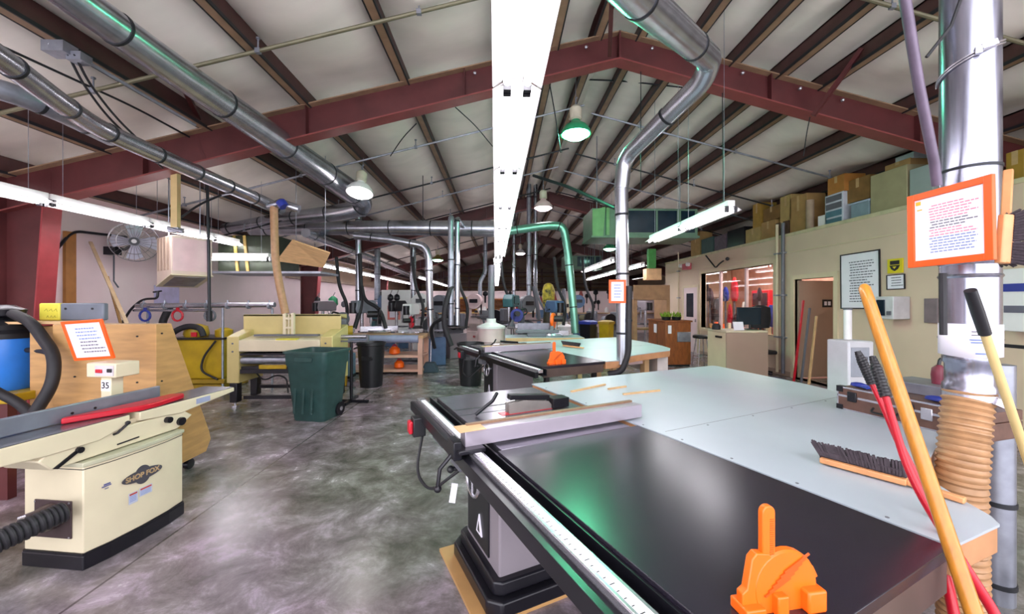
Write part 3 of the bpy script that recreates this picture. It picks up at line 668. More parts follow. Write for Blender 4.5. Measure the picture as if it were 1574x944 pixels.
# ---------------------------------------------------------------- table saws (local x runs to the back, y to the far end)
SO = Vector((-.015, 1.791, 0)); SA = R(24.5)
def sl(px, py, z):                       # pixel on a height -> saw coordinates
    w = Pz(px, py, z) - SO; c, s = math.cos(SA), math.sin(SA)
    return Vector((w.x * c + w.y * s, -w.x * s + w.y * c, z))
def table_saw(lab):
    r = thing('table_saw', lab, 'table saw', SO, SA)
    m = MB(); m.box(.02, .8, .0, 1.11, .842, .88)
    m.build('cast_iron_top', iron, r, bevel=.003)
    m = MB()
    for y in (.33, .72): m.box(.0195, .8, y, y + .02, .8803, .8808)
    m.box(.0195, .8, .6, .606, .8803, .881); m.build('miter_slot', band, r)
    m = MB(); m.box(.25, .6, .49, .56, .8803, .882); m.build('throat_plate', red, r)
    m = MB(); m.box(0, .845, -1.2, -.003, .85, .88); m.build('extension_top', lamb, r, bevel=.002)
    m = MB(); m.box(.02, .82, -1.198, -1.18, .76, .85); m.box(.02, .82, -.03, -.01, .76, .85); m.build('apron', M('brown grey apron', '5a4a44', .4, 0, .3), r)
    m = MB(); m.box(-.11, -.055, -1.32, 1.19, .835, .872); m.build('fence_tube', alum, r, bevel=.004)
    m = MB(); m.box(-.098, -.068, -1.3, 1.1, .8722, .8732); m.build('ruler', paper, r)
    m = MB()
    for k in range(96): y = -1.29 + k * .025; m.box(-.098, -.09 if k % 4 else -.083, y, y + .0025, .8733, .8738)
    m.build('ruler_tick', band, r, kind='stuff')
    m = MB(); m.box(-.055, -.003, -1.31, 1.19, .80, .806); m.box(-.012, -.003, -1.31, 1.19, .8, .868); m.box(-.055, -.05, -1.31, 1.19, .8, .83); m.build('front_angle', blackm, r)
    m = MB(); m.box(-.15, -.112, -1.32, 1.2, .79, .85); m.box(-.112, -.106, -1.3, 1.18, .825, .83); m.build('outer_rail', blackm, r, bevel=.004)
    # fence
    m = MB(); m.box(-.13, .955, .075, .145, .89, .965); m.build('fence_body', M('mauve aluminium', 'b5acb8', .3, .5, .1), r, bevel=.003)
    m = MB(); m.box(-.1, .94, .14, .162, .895, .975); m.build('fence_face', M('brown fence face', '8a6a50', .5, 0, .3), r)
    m = MB(); m.box(-.175, -.045, .03, .2, .873, .892); m.box(-.19, -.15, .06, .16, .84, .925); m.build('fence_head', blackm, r, bevel=.004)
    m = MB(); m.box(-.16, -.03, .06, .16, .9655, .9685); m.build('wear_label', wood, r)
    m = MB(); m.tube([(-.18, .11, .86), (-.24, .11, .8), (-.25, .11, .72)], .01, 8); m.sphere((-.25, .11, .71), .018); m.build('lock_lever', blackm, r)
    # cabinet
    m = MB(); m.prism([(.08, .16), (.66, .16), (.66, .64), (.08, .64)], .16, .842); m.build('cabinet', greyp, r, bevel=.012)
    m = MB(); m.box(.07, .08, .28, .6, .2, .8); m.build('front_door', black, r, bevel=.004)
    m = MB(); m.prism([(.0, .14), (.06, .08), (.7, .08), (.74, .12), (.74, .68), (.7, .72), (.06, .72), (.0, .66)], .02, .1)
    m.build('plinth', blackm, r, bevel=.012)
    m = MB(); m.prism([(.04, .15), (.08, .12), (.68, .12), (.68, .68), (.08, .68), (.04, .65)], .1, .17); m.build('base', blackm, r, bevel=.01)
    m = MB(); m.prism([(.36, .27), (.44, .27), (.4, .38)], .062, .0695, 'x'); m.build('warning_mark', paper, r)
    m = MB(); m.prism([(.385, .285), (.415, .285), (.40, .34)], .06, .062, 'x'); m.build('warning_symbol', black, r)
    m = MB(); m.T = Matrix.Translation((.0, .33, .62)) @ Matrix.Rotation(R(90), 4, 'Y')
    n = 24; m.tube([(.09 * math.cos(2 * math.pi * k / n), .09 * math.sin(2 * math.pi * k / n), 0) for k in range(n + 1)], .01, 8)
    for k in range(3): an = 2 * math.pi * k / 3; m.cyl((0, 0, 0), (.09 * math.cos(an), .09 * math.sin(an), 0), .007, n=6)
    m.cyl((0, 0, -.01), (0, 0, .09), .018, n=10); m.build('handwheel', alum, r)
    m = MB(); m.cyl((-.06, .4, .66), (-.1, .4, .66), .012); m.sphere((-.1, .4, .66), .02); m.build('wheel_knob', black, r)
    m = MB(); m.box(-.2, -.12, .86, .95, .7, .82); m.build('switch_box', black, r, bevel=.006)
    m = MB(); m.box(-.225, -.2, .87, .94, .72, .8); m.build('stop_paddle', red, r, bevel=.008)
    m = MB(); m.tube(arc([(-.14, .88, .7), (-.2, .8, .5), (-.16, .6, .46), (-.08, .45, .6), (.06, .4, .7)], .1), .009, 6); m.build('power_cable', blackr, r)
    m = MB(); m.box(-.12, -.06, .5, .7, .74, .82); m.box(-.1, -.04, .25, .4, .7, .78); m.build('tilt_gauge', greyd, r, bevel=.005)
    for x in (.08, .72): m = MB(); m.box(x, x + .045, -1.15, -1.1, 0, .85); m.build('leg', blackm, r)
    # guard lying on the iron top
    m = MB(); m.prism([(.3, .882), (.62, .882), (.58, .93), (.4, .955), (.3, .94)], .5, .512, 'y'); m.prism([(.3, .882), (.62, .882), (.58, .93), (.4, .955), (.3, .94)], .545, .557, 'y'); m.build('blade_guard', M('scratched clear plastic', 'b8b2ac', .25, 0, .2, 9, trans=.5), r)
    m = MB(); m.tube([(.1, .55, .89), (.2, .52, .97), (.22, .5, 1.02)], .012, 6); m.cbox((.45, .53, .965), (.28, .05, .03), ry=.1); m.cbox((.66, .52, .915), (.12, .09, .06)); m.build('guard_arm', blackm, r, bevel=.003)
    return r
def outfeed(lab, cab=False):
    r = thing('outfeed_table', lab, 'table', SO, SA)
    poly = [(.855, -1.2), (1.14, -1.22), (1.19, -1.19), (1.25, -1.12), (1.37, -1.0), (1.6, -.92), (2.05, -.83), (2.35, -.78), (2.56, -.6), (2.72, -.3), (2.9, .2), (3.08, 1.15), (3.05, 1.19), (1.25, 1.22), (.855, 1.22)]
    m = MB(); m.prism(poly, .872, .88); m.build('laminate', lam, r, smooth=False)
    q = [(x + (.004 if x < 1 else -.004), y * .997) for x, y in poly]
    m = MB(); m.prism(q, .79, .872); m.build('wood_edge', M('peach wood edge', 'cc9468', .45, 0, .2, 8), r, bevel=.004)
    m = MB(); m.box(.9, 2.95, -.148, -.145, .8801, .8806); m.build('seam', greyd, r)
    rs = random.Random(3)
    m = MB()
    for k in range(9): m.cyl((.88, -1.05 + k * .26, .88), (.88, -1.05 + k * .26, .8812), .006, n=8)
    for k in range(5): m.cyl((1.2 + .4 * k, -.17, .88), (1.2 + .4 * k, -.17, .8812), .006, n=8)
    m.build('screw', greyd, r)
    for x, y in ((.95, 1.1), (.95, -.9), (2.2, -.45), (2.85, 1.0)): m = MB(); m.box(x - .045, x + .045, y - .045, y + .045, 0, .79); m.build('leg', wood, r)
    m = MB(); m.box(.95, 2.2, -.46, -.43, .66, .79); m.box(.95, 2.85, 1.02, 1.05, .66, .79); m.build('rail', pink if cab else wood, r)
    if cab:
        m = MB(); m.prism([(2.4, -.7), (2.6, -.5), (3.0, 1.1), (2.8, 1.1), (2.3, -.6)], .5, .79); m.build('drawer_case', M('pale drawer case', 'd8cfca', .4), r)
    return r
saw1 = table_saw('large table saw with black extension top nearest the camera')
out1 = outfeed('large white topped outfeed table behind the nearest saw')
D2 = Vector((-.05, 3.42, 0))
saw2 = dup(saw1, SO + D2, label='second table saw standing behind the nearest one')
out2 = outfeed('white topped outfeed table behind the second saw', True); out2.location = SO + D2
saw1.location.z = 0.0
m = MB(); m.T = Matrix.Translation(SO) @ Matrix.Rotation(SA, 4, 'Z'); m.box(-.06, .78, .09, .76, 0, .019); m.build('plywood_mat', ply, label='square plywood board under the cabinet of the nearest saw', cat='board')
m = MB(); q = P(697, 758, 2.2); m.cbox(q, (.035, .004, .11), ry=.15); m.build('paper_tag', paper, label='white paper tag hanging from a cable of the nearest saw', cat='tag')

# orange push shoe
def push_shoe(lab, loc, rz, sc=1):
    r = thing('push_shoe', lab, 'push shoe', loc, rz)
    m = MB(); m.prism([(-.105, 0), (-.105, .06), (-.09, .07), (-.075, .15), (-.06, .165), (-.02, .16), (-.005, .135), (.01, .12), (.05, .15), (.09, .14), (.12, .11), (.135, .08), (.1, .07), (.06, .04), (.02, .035), (-.02, 0)], -.012, .012, 'y'); m.build('side_plate', orange, r, bevel=.003)
    m = MB(); m.lathe([(.095, -.014), (.1, -.008), (.1, .008), (.095, .014)], (.03, 0, .065), 28, 'y'); m.build('arched_guard', orange, r)
    m = MB(); 
    for k in range(6): m.cbox((.0 + k * .012, -.0165, .07 + k * .012), (.09, .004, .005), ry=-.5)
    m.build('rib', M('darker orange', 'd9540c', .4), r)
    m = MB(); m.box(-.015, .02, -.035, .02, 0, .055); m.build('foot', orange, r, bevel=.004)
    m = MB(); m.box(.075, .135, -.04, .035, .0, .06); m.build('front_foot', orange, r, bevel=.006)
    m = MB(); m.box(-.11, -.05, -.035, .03, 0, .03); m.build('heel', orange, r, bevel=.004)
    m = MB(); n = 10; m.prism([(-.04, .12), (.0, .12), (.0, .27)] + [(-.02 + .02 * math.cos(math.pi * k / n), .27 + .02 * math.sin(math.pi * k / n)) for k in range(1, n)] + [(-.04, .27)], -.009, .009, 'y'); m.build('handle', orange, r, bevel=.003)
    m = MB()
    for k in range(18): m.box(-.018, -.006, -.0102, -.009, .15 + k * .006, .152 + k * .006)
    m.build('handle_scale', M('darker orange', 'd9540c'), r)
    if sc != 1: r.scale = (sc,) * 3
    return r
p = Pz(1188, 935, .88)
push_shoe('orange plastic push shoe standing on the black top of the nearest saw', p, R(8), .8)
p = Pz(853, 562, .88); push_shoe('orange push shoe on the near corner of the second saw', p + Vector((.02, .1, 0)), R(20), .85)

def bench_brush(lab, a, b, c, up, parent=None):      # a tip of head, b end of head, c end of handle; up = bristle direction
    r = thing('bench_brush', lab, 'brush'); a, b, c, up = map(Vector, (a, b, c, up)); d = (b - a).normalized(); sd = d.cross(up).normalized()
    m = MB(); m.bar(a, b, .045, .022); m.bar(b, c, .026, .02); m.build('wooden_handle', M('peach brush wood', 'd99a66', .45, 0, .2, 12), r, bevel=.004)
    rs = random.Random(5); L = (b - a).length; n = int(L / .009)
    m = MB(); m.bar(a + up * .028 + d * .006, b + up * .028 - d * .006, .034, .036)
    for i in range(n):
        for j in (-1, 0, 1):
            for q in range(4):
                o = a + d * (L * (i + .5) / n + rs.uniform(-.003, .003)) + sd * j * .014 + up * .01
                tp = o + up * (.055 + rs.uniform(-.006, .004)) + sd * j * .012 + d * ((i / n - .5) * .03 + rs.uniform(-.006, .006)) + sd * rs.uniform(-.006, .006)
                m.tube([o, tp], [.0035, .0048], 4, cap=True)
    m.build('bristles', bristle, r, kind='stuff'); return r
def az(v, z): v = Vector(v); v.z = z; return v
a = az(Pz(1262, 712, .88), .93); b = az(Pz(1395, 748, .88), .93); c = az(Pz(1484, 776, .88), .893)
a.z = .897; b.z = .897
bench_brush('dark bristled bench brush lying on the nearest white table', a, b, c, (.25, .62, .74))

# bits on the first white table
for i, (p, q_) in enumerate((((878, 602), (930, 591)), ((958, 606), (1014, 600)), ((935, 598), (962, 594)))):
    a, b = Pz(*p, .886), Pz(*q_, .886); m = MB(); m.bar(a, b, .018, .012); m.build('wood_offcut', wood, label=['left wooden offcut stick on the nearest white table', 'right wooden offcut stick on the nearest white table', 'tiny wood splinter between the two offcut sticks'][i], cat='stick')

# metal-edged case on the first table
cp = Pz(1288, 627, .881); cq = Pz(1441, 664, .881); u = (cq - cp).normalized(); v = Vector((-u.y, u.x, 0)); v = v if v.x > 0 else -v
t = thing('tool_case', 'brown aluminium edged tool case lying beside the tan hose', 'case')
CM = Matrix(((u.x, v.x, 0, cp.x), (u.y, v.y, 0, cp.y), (0, 0, 1, .881), (0, 0, 0, 1)))
def cb_(name, mat, *b, bevel=0):
    m = MB(); m.T = CM
    for x in b: m.box(*x)
    return m.build(name, mat, t, bevel=bevel)
CL = .66
cb_('case_body', M('worn brown vinyl', '6b4d42', .45, 0, .35, 20), (0, CL, 0, .3, 0, .085), bevel=.004)
cb_('lid', M('worn brown vinyl'  , '6b4d42'), (0, CL, 0, .3, .088, .14), bevel=.004)
cb_('edge_trim', alum, (-.003, CL + .003, -.003, .0, .0, .008), (-.003, CL + .003, -.003, 0, .08, .093), (-.003, CL + .003, -.003, .008, .134, .143), (-.003, .005, -.003, .003, 0, .14))
cb_('corner_cap', blackm, (-.006, .03, -.006, .03, .11, .146), (-.006, .03, -.006, .03, -.0, .03))
cb_('latch', blackm, (.06, .11, -.012, 0, .06, .12), bevel=.004)
cb_('latch', alum, (.42, .47, -.012, 0, .05, .115), bevel=.004)
cb_('hasp', black, (.35, .39, -.01, 0, .06, .12), bevel=.004)
m = MB(); m.T = CM; m.tube(arc([(.2, -.004, .05), (.2, -.03, .03), (.32, -.03, .03), (.32, -.004, .05)], .02), .006, 6); m.build('case_handle', black, t)
m = MB(); m.T = CM; m.box(.16, .4, .2, .42, .1425, .2); m.box(.14, .42, .18, .44, .198, .206)
m.build('metal_tray', galv_dark, label='shallow grey metal tray on top of the tool case', cat='tray')
for i, (x, lb) in enumerate(((.07, 'blue glove lying on the left end of the tool case'), (.44, 'blue glove by the tray on the tool case'))):
    m = MB(); m.T = CM; m.lathe([(.02, .143), (.05, .15), (.045, .165), (.02, .172)], (x, .08, 0), 12, sx=1, sy=.5)
    for k in range(4): m.tube([(x + .03 + .0, .05 + .015 * k, .155), (x + .07, .04 + .018 * k, .152)], .007, 6)
    m.build('work_glove', blued, label=lb, cat='glove')
p = P(1428, 540, 2.9)
t = thing('spray_bottle', 'small reddish bottle with dark top standing on the metal tray', 'bottle'); m = MB(); sb_ = CM @ Vector((.34, .3, .206)); m.lathe([(.03, 0), (.034, .05), (.03, .09), (.012, .11)], sb_, 12); m.build('body', M('maroon plastic', '7a2a3c', .4), t)
m = MB(); m.tube(arc([sb_ + Vector((0, 0, .11)), sb_ + Vector((.01, 0, .15)), sb_ + Vector((.05, -.02, .14))], .03), .009, 6); m.build('spout', blackm, t)

# long handles leaning at the right front
def handle(name, lab, cat, a, b, r0, r1, mat, grip=None, gl_=.1, flat=1):
    t = thing(name, lab, cat); a, b = Vector(a), Vector(b); d = (b - a).normalized(); e = b if b.z < .001 else a + d * (a.z / -d.z)
    k = (e - a).length; m = MB()
    m.tube([a, a + d * .012, a + d * .06, e], [r0 * .55, r0 * .95, r0, r1], 16); m.build('handle', mat, t)
    if grip: m = MB(); m.tube([a - d * .004, a + d * gl_ * .5, a + d * gl_], [r0 * 1.25, r0 * 1.35, r0 * 1.3], 12); m.build('grip', grip, t)
    return t, e, d
t, e, d = handle('long_broom', 'long varnished yellow wooden broom handle leaning in front of the saw corner', 'broom', P(1327, 438, 1.35), P(1497, 944, .98), .0175, .0195, woody)
m = MB(); m.cyl(P(1335, 449, 1.33), P(1335, 449, 1.33) + Vector((0, .03, 0)), .004, n=8); m.build('hang_hole', band, t)
m = MB(); m.cbox((e.x, e.y, .08), (.4, .06, .04)); m.build('broom_block', wood, t); m = MB(); m.cbox((e.x, e.y, .031), (.42, .08, .06)); m.build('bristles', bristle, t)
# red two-handled cutter
t = thing('bolt_cutter', 'red long handled cutter with black ribbed grips leaning at the table corner', 'cutter')
for k, (pp_, g) in enumerate((([P(1318, 540, 1.42), P(1337, 582, 1.39), P(1357, 622, 1.36), P(1390, 700, 1.3), P(1437, 785, 1.24), P(1464, 935, 1.12), P(1480, 1010, 1.06)], .12), ([P(1341, 548, 1.36), P(1362, 612, 1.3), P(1398, 733, 1.2), P(1470, 850, 1.12), P(1530, 944, 1.08), P(1560, 1010, 1.04)], .14))):
    a = pp_[0]; d = (pp_[1] - a).normalized(); e = pp_[-1]; c_ = arc([a + d * g * .9] + pp_[1:], .2)
    m = MB(); m.tube(c_, rlist(c_, .01, .014), 12); m.build('handle', red, t)
    m = MB(); rr = []; pt = []
    for i in range(40): pt.append(a + d * g * i / 39); rr.append((.009 + .006 * min(1, i / 12)) * (1 + (.1 if i % 3 == 0 else 0)))
    m.tube(pt, rr, 12); m.build('grip', black, t)
m = MB(); m.cbox((e.x + .02, e.y, e.z - .05), (.09, .03, .12)); m.build('jaw', blackm, t)
t, e, d = handle('push_broom', 'cream wooden broom handle with black grip at the right edge', 'broom', P(1492, 448, 1.3), P(1574, 690, 1.42), .0125, .014, woodc, black, .17)
m = MB(); m.cbox((e.x, e.y, .08), (.35, .06, .04)); m.build('broom_block', wood, t); m = MB(); m.cbox((e.x, e.y, .031), (.37, .08, .06)); m.build('bristles', bristle, t)
# brush hanging at top right
t = bench_brush('dark bench brush hanging bristles outward beside the orange framed sign', P(1548, 330, 1.42), P(1542, 405, 1.42), P(1550, 262, 1.5), (1, .25, .08))
for c in list(t.children):
    pass

# framed signs
def framed(name, lab, corners, th_, fr, w=.028, lines=8, colors=None, border=None):
    tl, tr, br, bl = map(Vector, corners); t = thing(name, lab, 'sign'); ux = ((tr - tl) + (br - bl)) / 2; uy = ((bl - tl) + (br - tr)) / 2
    ww, hh = ux.length, uy.length; ux.normalize(); uy = (uy - ux * uy.dot(ux)).normalized(); nn = ux.cross(uy)   # away from viewer
    o = (tl + tr + br + bl) / 4 - ux * ww / 2 - uy * hh / 2
    T = Matrix(((ux.x, uy.x, nn.x, o.x), (ux.y, uy.y, nn.y, o.y), (ux.z, uy.z, nn.z, o.z), (0, 0, 0, 1)))
    m = MB(); m.T = T
    m.box(0, w, 0, hh, -th_, th_); m.box(ww - w, ww, 0, hh, -th_, th_); m.box(w, ww - w, 0, w, -th_, th_); m.box(w, ww - w, hh - w, hh, -th_, th_); m.build('frame', fr, t, bevel=.002)
    m = MB(); m.T = T; m.box(w, ww - w, w, hh - w, -.001, th_ * .8); m.build('sheet', paper, t)
    rs = random.Random(len(lab)); cs = colors or [ink]; ih = hh - 2 * w; iw = ww - 2 * w
    for ci, c in enumerate(cs):
        m = MB(); m.T = T; k = 0
        for i in range(lines):
            if i * len(cs) // lines != ci: continue
            y = w + ih * (.14 + .78 * i / lines); x0 = w + iw * (.22 + rs.uniform(0, .05)); x1 = w + iw * (.7 + rs.uniform(0, .24)); x = x0
            while x < x1:
                l_ = iw * rs.uniform(.03, .09); m.box(x, min(x + l_, x1), y, y + ih * .3 / lines, -.0016, -.001); x += l_ + iw * .015
        m.build('print', c, t)
    if border:
        m = MB(); m.T = T; m.box(w + iw * .02, w + iw * .1, w + ih * .03, w + ih * .09, -.0017, -.001); m.box(w + iw * .04, w + iw * .12, w + ih * .16, w + ih * .18, -.0017, -.001); m.build('yellow_print', yellowp, t)
    return t
SX = 1.79
framed('framed_notice', 'large orange framed notice fixed to the vertical duct at right', [Px(1391, 304, SX), Px(1522, 269, SX), Px(1536, 398, SX), Px(1403, 412, SX)], .008, orange_fr, .027, 18, [inkred, inkred, ink, inkred, inkblue, inkblue], True)
framed('framed_notice', 'small orange framed notice on the tall centre pipe', [P(936, 430, 4.53), P(962, 430, 4.53), P(962, 466, 4.53), P(936, 466, 4.53)], .008, orange_fr, .025, 5, [inkblue])
framed('framed_notice', 'orange framed notice tilted back on top of the jointer switch box', [P(95, 493, 2.8), P(160, 492, 2.78), P(173, 549, 2.85), P(115, 556, 2.87)], .008, orange_fr, .02, 8, [inkblue, ink])
framed('framed_poster', 'tall black framed poster on the office wall', [Px(1292, 391, 6.03), Px(1353, 384, 6.03), Px(1353, 474, 6.03), Px(1292, 476, 6.03)], .01, blackm, .02, 16, [ink])
framed('framed_notice', 'small dark edged notice on the wall under the yellow sign', [Px(1363, 423, 6.03), Px(1391, 421, 6.03), Px(1391, 444, 6.03), Px(1363, 446, 6.03)], .01, blackm, .012, 4, [ink])
t = thing('yellow_sign', 'small yellow square warning sign with black symbol on the office wall', 'sign')
a, b = Px(1365, 399, 6.03), Px(1388, 419, 6.03); m = MB(); m.box(6.02, 6.04, b.y, a.y, b.z, a.z); m.build('plate', M('sign yellow', 'dccb1c', .4, 0, .05), t)
cyy, czz = (a.y + b.y) / 2, (a.z + b.z) / 2; m = MB(); m.box(6.016, 6.02, cyy - .07, cyy + .07, czz + .02, czz + .08); m.prism([(cyy - .08, czz + .01), (cyy + .08, czz + .01), (cyy + .05, czz - .05), (cyy, czz - .08), (cyy - .05, czz - .05)], 6.016, 6.02, 'x'); m.build('symbol', black, t)
m = MB(); m.prism([(cyy - .03, czz - .01), (cyy + .03, czz - .01), (cyy, czz - .045)], 6.012, 6.016, 'x'); m.build('symbol_centre', M('sign yellow', 'dccb1c'), t)
# wall box, vent, water cooler, electrical cabinet
t = thing('wall_clock_box', 'white wall box with a dark window on the office wall', 'wall box'); a, b = Px(1346, 456, 5.78), Px(1373, 491, 5.78)
m = MB(); m.box(5.78, 6.04, b.y, a.y, b.z, a.z); m.build('body', M('off white box', 'cfcdd0', .4), t, bevel=.01); m = MB(); m.box(5.765, 5.78, b.y + .12, a.y - .02, b.z + .05, a.z - .05); m.build('dark_window', glassd, t, bevel=.004)
m = MB(); m.box(5.765, 5.78, b.y + .03, b.y + .09, b.z + .06, b.z + .12); m.build('button_panel', greyd, t)
a, b = Px(1423, 459, 6.03), Px(1444, 497, 6.03); m = MB(); m.box(6.0, 6.04, b.y, a.y, b.z, a.z); m.build('junction_box', M('grey mauve panel', '8c7c80', .4, .2), label='grey flat box on the wall left of the large duct', cat='box', bevel=.005)
t = thing('water_cooler', 'white water cooler with grey front panel beside the open doorway', 'water cooler'); q = P(1306, 560, 5.2)
m = MB(); m.box(q.x - .17, q.x + .17, q.y - .17, q.y + .17, 0, 1.06); m.build('body', M('pale grey plastic', 'd4d6dc', .35, 0, .08), t, bevel=.02)
m = MB(); m.box(q.x - .14, q.x + .1, q.y - .18, q.y - .168, .6, .98); m.build('dispensing_recess', M('mid grey plastic', 'a9b0bc', .4), t, bevel=.01)
m = MB(); m.cyl((q.x - .06, q.y - .19, .86), (q.x - .06, q.y - .19, .82), .018); m.cyl((q.x + .04, q.y - .19, .86), (q.x + .04, q.y - .19, .82), .018); m.build('tap', greyd, t)
t = thing('cup_dispenser', 'white tube of paper cups above the water cooler', 'cup dispenser'); m = MB(); m.cyl((q.x + .02, q.y + .05, 1.062), (q.x + .02, q.y + .05, 1.46), .045); m.build('tube', white, t); m = MB(); m.cyl((q.x + .02, q.y + .05, 1.46), (q.x + .02, q.y + .05, 1.48), .05); m.build('cap', greyd, t)
t = thing('electrical_cabinet', 'white cabinet with blue stripe on the wall right of the duct', 'cabinet'); a, b = Px(1546, 415, 5.95), Px(1620, 512, 5.95)
m = MB(); m.box(5.8, 6.04, b.y, a.y, b.z, a.z); m.build('body', white, t, bevel=.01)
m = MB(); m.box(5.79, 5.8, b.y + .02, a.y - .02, a.z - .26, a.z - .17); m.build('blue_stripe', blued, t)
m = MB(); m.box(5.79, 5.8, a.y - .3, a.y - .1, a.z - .5, a.z - .42); m.build('label_plate', ink, t)
m = MB(); m.box(5.79, 5.8, a.y - .3, a.y - .08, a.z - .9, a.z - .86); m.build('handle', black, t)

# ---------------------------------------------------------------- jointer
t = thing('jointer', 'cream long bed jointer with red guard standing at the left front', 'jointer', (-2.63, 2.37, 0), R(-8))
foot = [(-.2, 0), (.2, 0), (.225, .12), (.235, .3), (.225, .48), (.2, .61), (-.2, .61)]
def off(poly, d): 
    cx = sum(p[0] for p in poly) / len(poly); cy = sum(p[1] for p in poly) / len(poly); return [(x + math.copysign(d, x - cx), y + (math.copysign(d, y - cy) if abs(y - cy) > .25 else 0)) for x, y in poly]
m = MB(); m.prism(off(foot, .008), 0, .085); m.build('plinth', blackm, t, bevel=.006, smooth=False)
m = MB(); m.prism(foot, .095, .60); m.build('cabinet', cream, t, bevel=.006)
m = MB(); m.prism(off(foot, .004), .085, .095); m.prism(off(foot, .002), .583, .587); m.build('trim_line', blackm, t)
m = MB(); m.prism(off(foot, .008), .60, .625); m.build('cabinet_lip', M('greenish enamel', 'c2c0a6', .35), t, bevel=.004)
m = MB(); m.prism([(-.12, .63), (.6, .63), (.72, .70), (.64, .76), (-.1, .76), (-.18, .7)], -.14, .17, 'x'); m.prism([(.02, .76), (.5, .76), (.46, .79), (.06, .79)], -.12, .15, 'x'); m.build('casting', cream, t, bevel=.008)
m = MB(); m.prism([(-.98, .79), (-.98, .828), (.27, .828), (.27, .77), (.1, .72), (-.15, .72)], -.1, .18, 'x'); m.build('infeed_bed', cream, t, bevel=.006)
m = MB(); m.prism([(.33, .77), (.33, .828), (1.1, .828), (1.1, .795), (.62, .74)], -.1, .18, 'x'); m.build('outfeed_bed', cream, t, bevel=.006)
m = MB(); m.box(-.1, .176, -.975, .27, .8285, .832); m.box(-.1, .176, .33, 1.095, .8285, .832); m.build('bed_surface', iron, t)
m = MB(); m.box(.18, .183, .74, .86, .775, .815); m.build('name_plate', skyb, t)
m = MB(); m.box(-.04, -.015, -.9, .64, .834, .935); m.build('fence', M('bluish iron', '8f95a2', .3, .5, .25), t, bevel=.006)
m = MB(); m.cyl((-.05, .1, .88), (-.012, .1, .88), .008, n=10); m.cyl((-.05, .22, .88), (-.012, .22, .88), .008, n=10); m.build('fence_bolt', blackm, t)
m = MB(); m.box(-.2, -.05, .1, .4, .79, .86); m.build('fence_bracket', cream, t, bevel=.006)
m = MB(); m.prism([(-.01, .05), (.02, .02), (.12, .22), (.185, .34), (.19, .44), (.14, .68), (.10, .71), (.04, .66), (.03, .4)], .834, .87); m.build('blade_guard', red, t, bevel=.008)
m = MB(); m.tube([(.175, .18, .73), (.2, .18, .74), (.2, .24, .78)], .008, 6); m.sphere((.2, .24, .785), .014, 8); m.cyl((.17, .52, .72), (.2, .52, .72), .022, n=12); m.cyl((.17, .62, .68), (.19, .62, .68), .03, n=12); m.cyl((.17, -.0, .7), (.19, 0, .7), .018, n=10); m.build('adjusting_knob', blackm, t)
m = MB(); m.prism([(-.12, .64), (-.02, .7), (.0, .69), (-.1, .63)], .171, .178, 'x'); m.prism([(.2, .655), (.33, .66), (.33, .668), (.2, .663)], .171, .176, 'x'); m.build('vent_slot', blackm, t)
# logo plate on the side
LP = Matrix.Translation((.236, .3, .43)) @ Matrix(((0, 0, 1, 0), (1, 0, 0, 0), (0, 1, 0, 0), (0, 0, 0, 1)))
m = MB(); m.T = LP; m.prism([(.125 * math.cos(2 * math.pi * k / 28), .036 * math.sin(2 * math.pi * k / 28)) for k in range(28)], 0, .004); m.prism([(.05 * math.cos(2 * math.pi * k / 24), .06 * math.sin(2 * math.pi * k / 24)) for k in range(24)], 0, .0035); pl_ = m.build('logo_plate', M('logo grey', '4c4a52', .4), t)
text('SHOP FOX', .044, M('logo tan', 'b89a70', .4), t, LP @ Matrix.Translation((0, 0, .0045)), 'logo_lettering', bold=.0015)
m = MB(); m.T = LP; m.box(-.085, -.03, -.16, -.09, 0, .001); m.box(-.02, .06, -.14, -.085, 0, .001); m.build('safety_sticker', M('pale blue sticker', 'c9cfe4', .5), t)
m = MB(); m.T = LP; m.box(-.08, -.035, -.105, -.095, .0011, .002); m.box(-.015, .055, -.1, -.09, .0011, .002); m.build('sticker_heading', M('sticker red', 'c8463c', .5), t)
m = MB(); m.T = LP
for k in range(4): m.box(-.015, .05, -.108 - .008 * k, -.105 - .008 * k, .0011, .0018); m.box(-.08, -.04, -.115 - .01 * k, -.111 - .01 * k, .0011, .0018)
m.build('sticker_print', inkblue, t)
m = MB(); m.T = LP @ Matrix.Translation((-.2, .02, -.01)); m.box(-.025, .025, -.006, .0, 0, .002); m.box(-.015, .02, .004, .012, 0, .002); m.box(-.01, .01, -.02, -.016, 0, .002); m.build('maker_decal', M('decal blue', '5a5f9a', .5), t)
# dust port
m = MB(); m.box(-.12, .13, -.008, 0, .18, .4); m.build('port_plate', M('dark brown plate', '4a3a3c', .4, .2), t, bevel=.003)
m = MB(); m.tube([(.0, 0, .31), (.0, -.08, .31), (-.02, -.12, .31)], [.08, .065, .06], 20); m.build('port_cone', M('dark brown plate', '4a3a3c'), t)
for x, z in ((-.11, .19), (.12, .19), (-.11, .39), (.12, .39)): m = MB(); m.cyl((x, -.01, z), (x, -.012, z), .006, n=8); m.build('port_screw', alum, t)
m = MB(); m.tube([(-.01, -.11, .31), (-.025, -.135, .308)], .062, 20); m.build('port_clamp', alum, t)
hose('black ribbed hose running from the jointer cabinet out of frame', [P(100, 786, 2.22), P(50, 808, 2.1), P(-20, 840, 1.95), P(-100, 880, 1.85)], .052, blackr, 'ribbed_hose', .02)
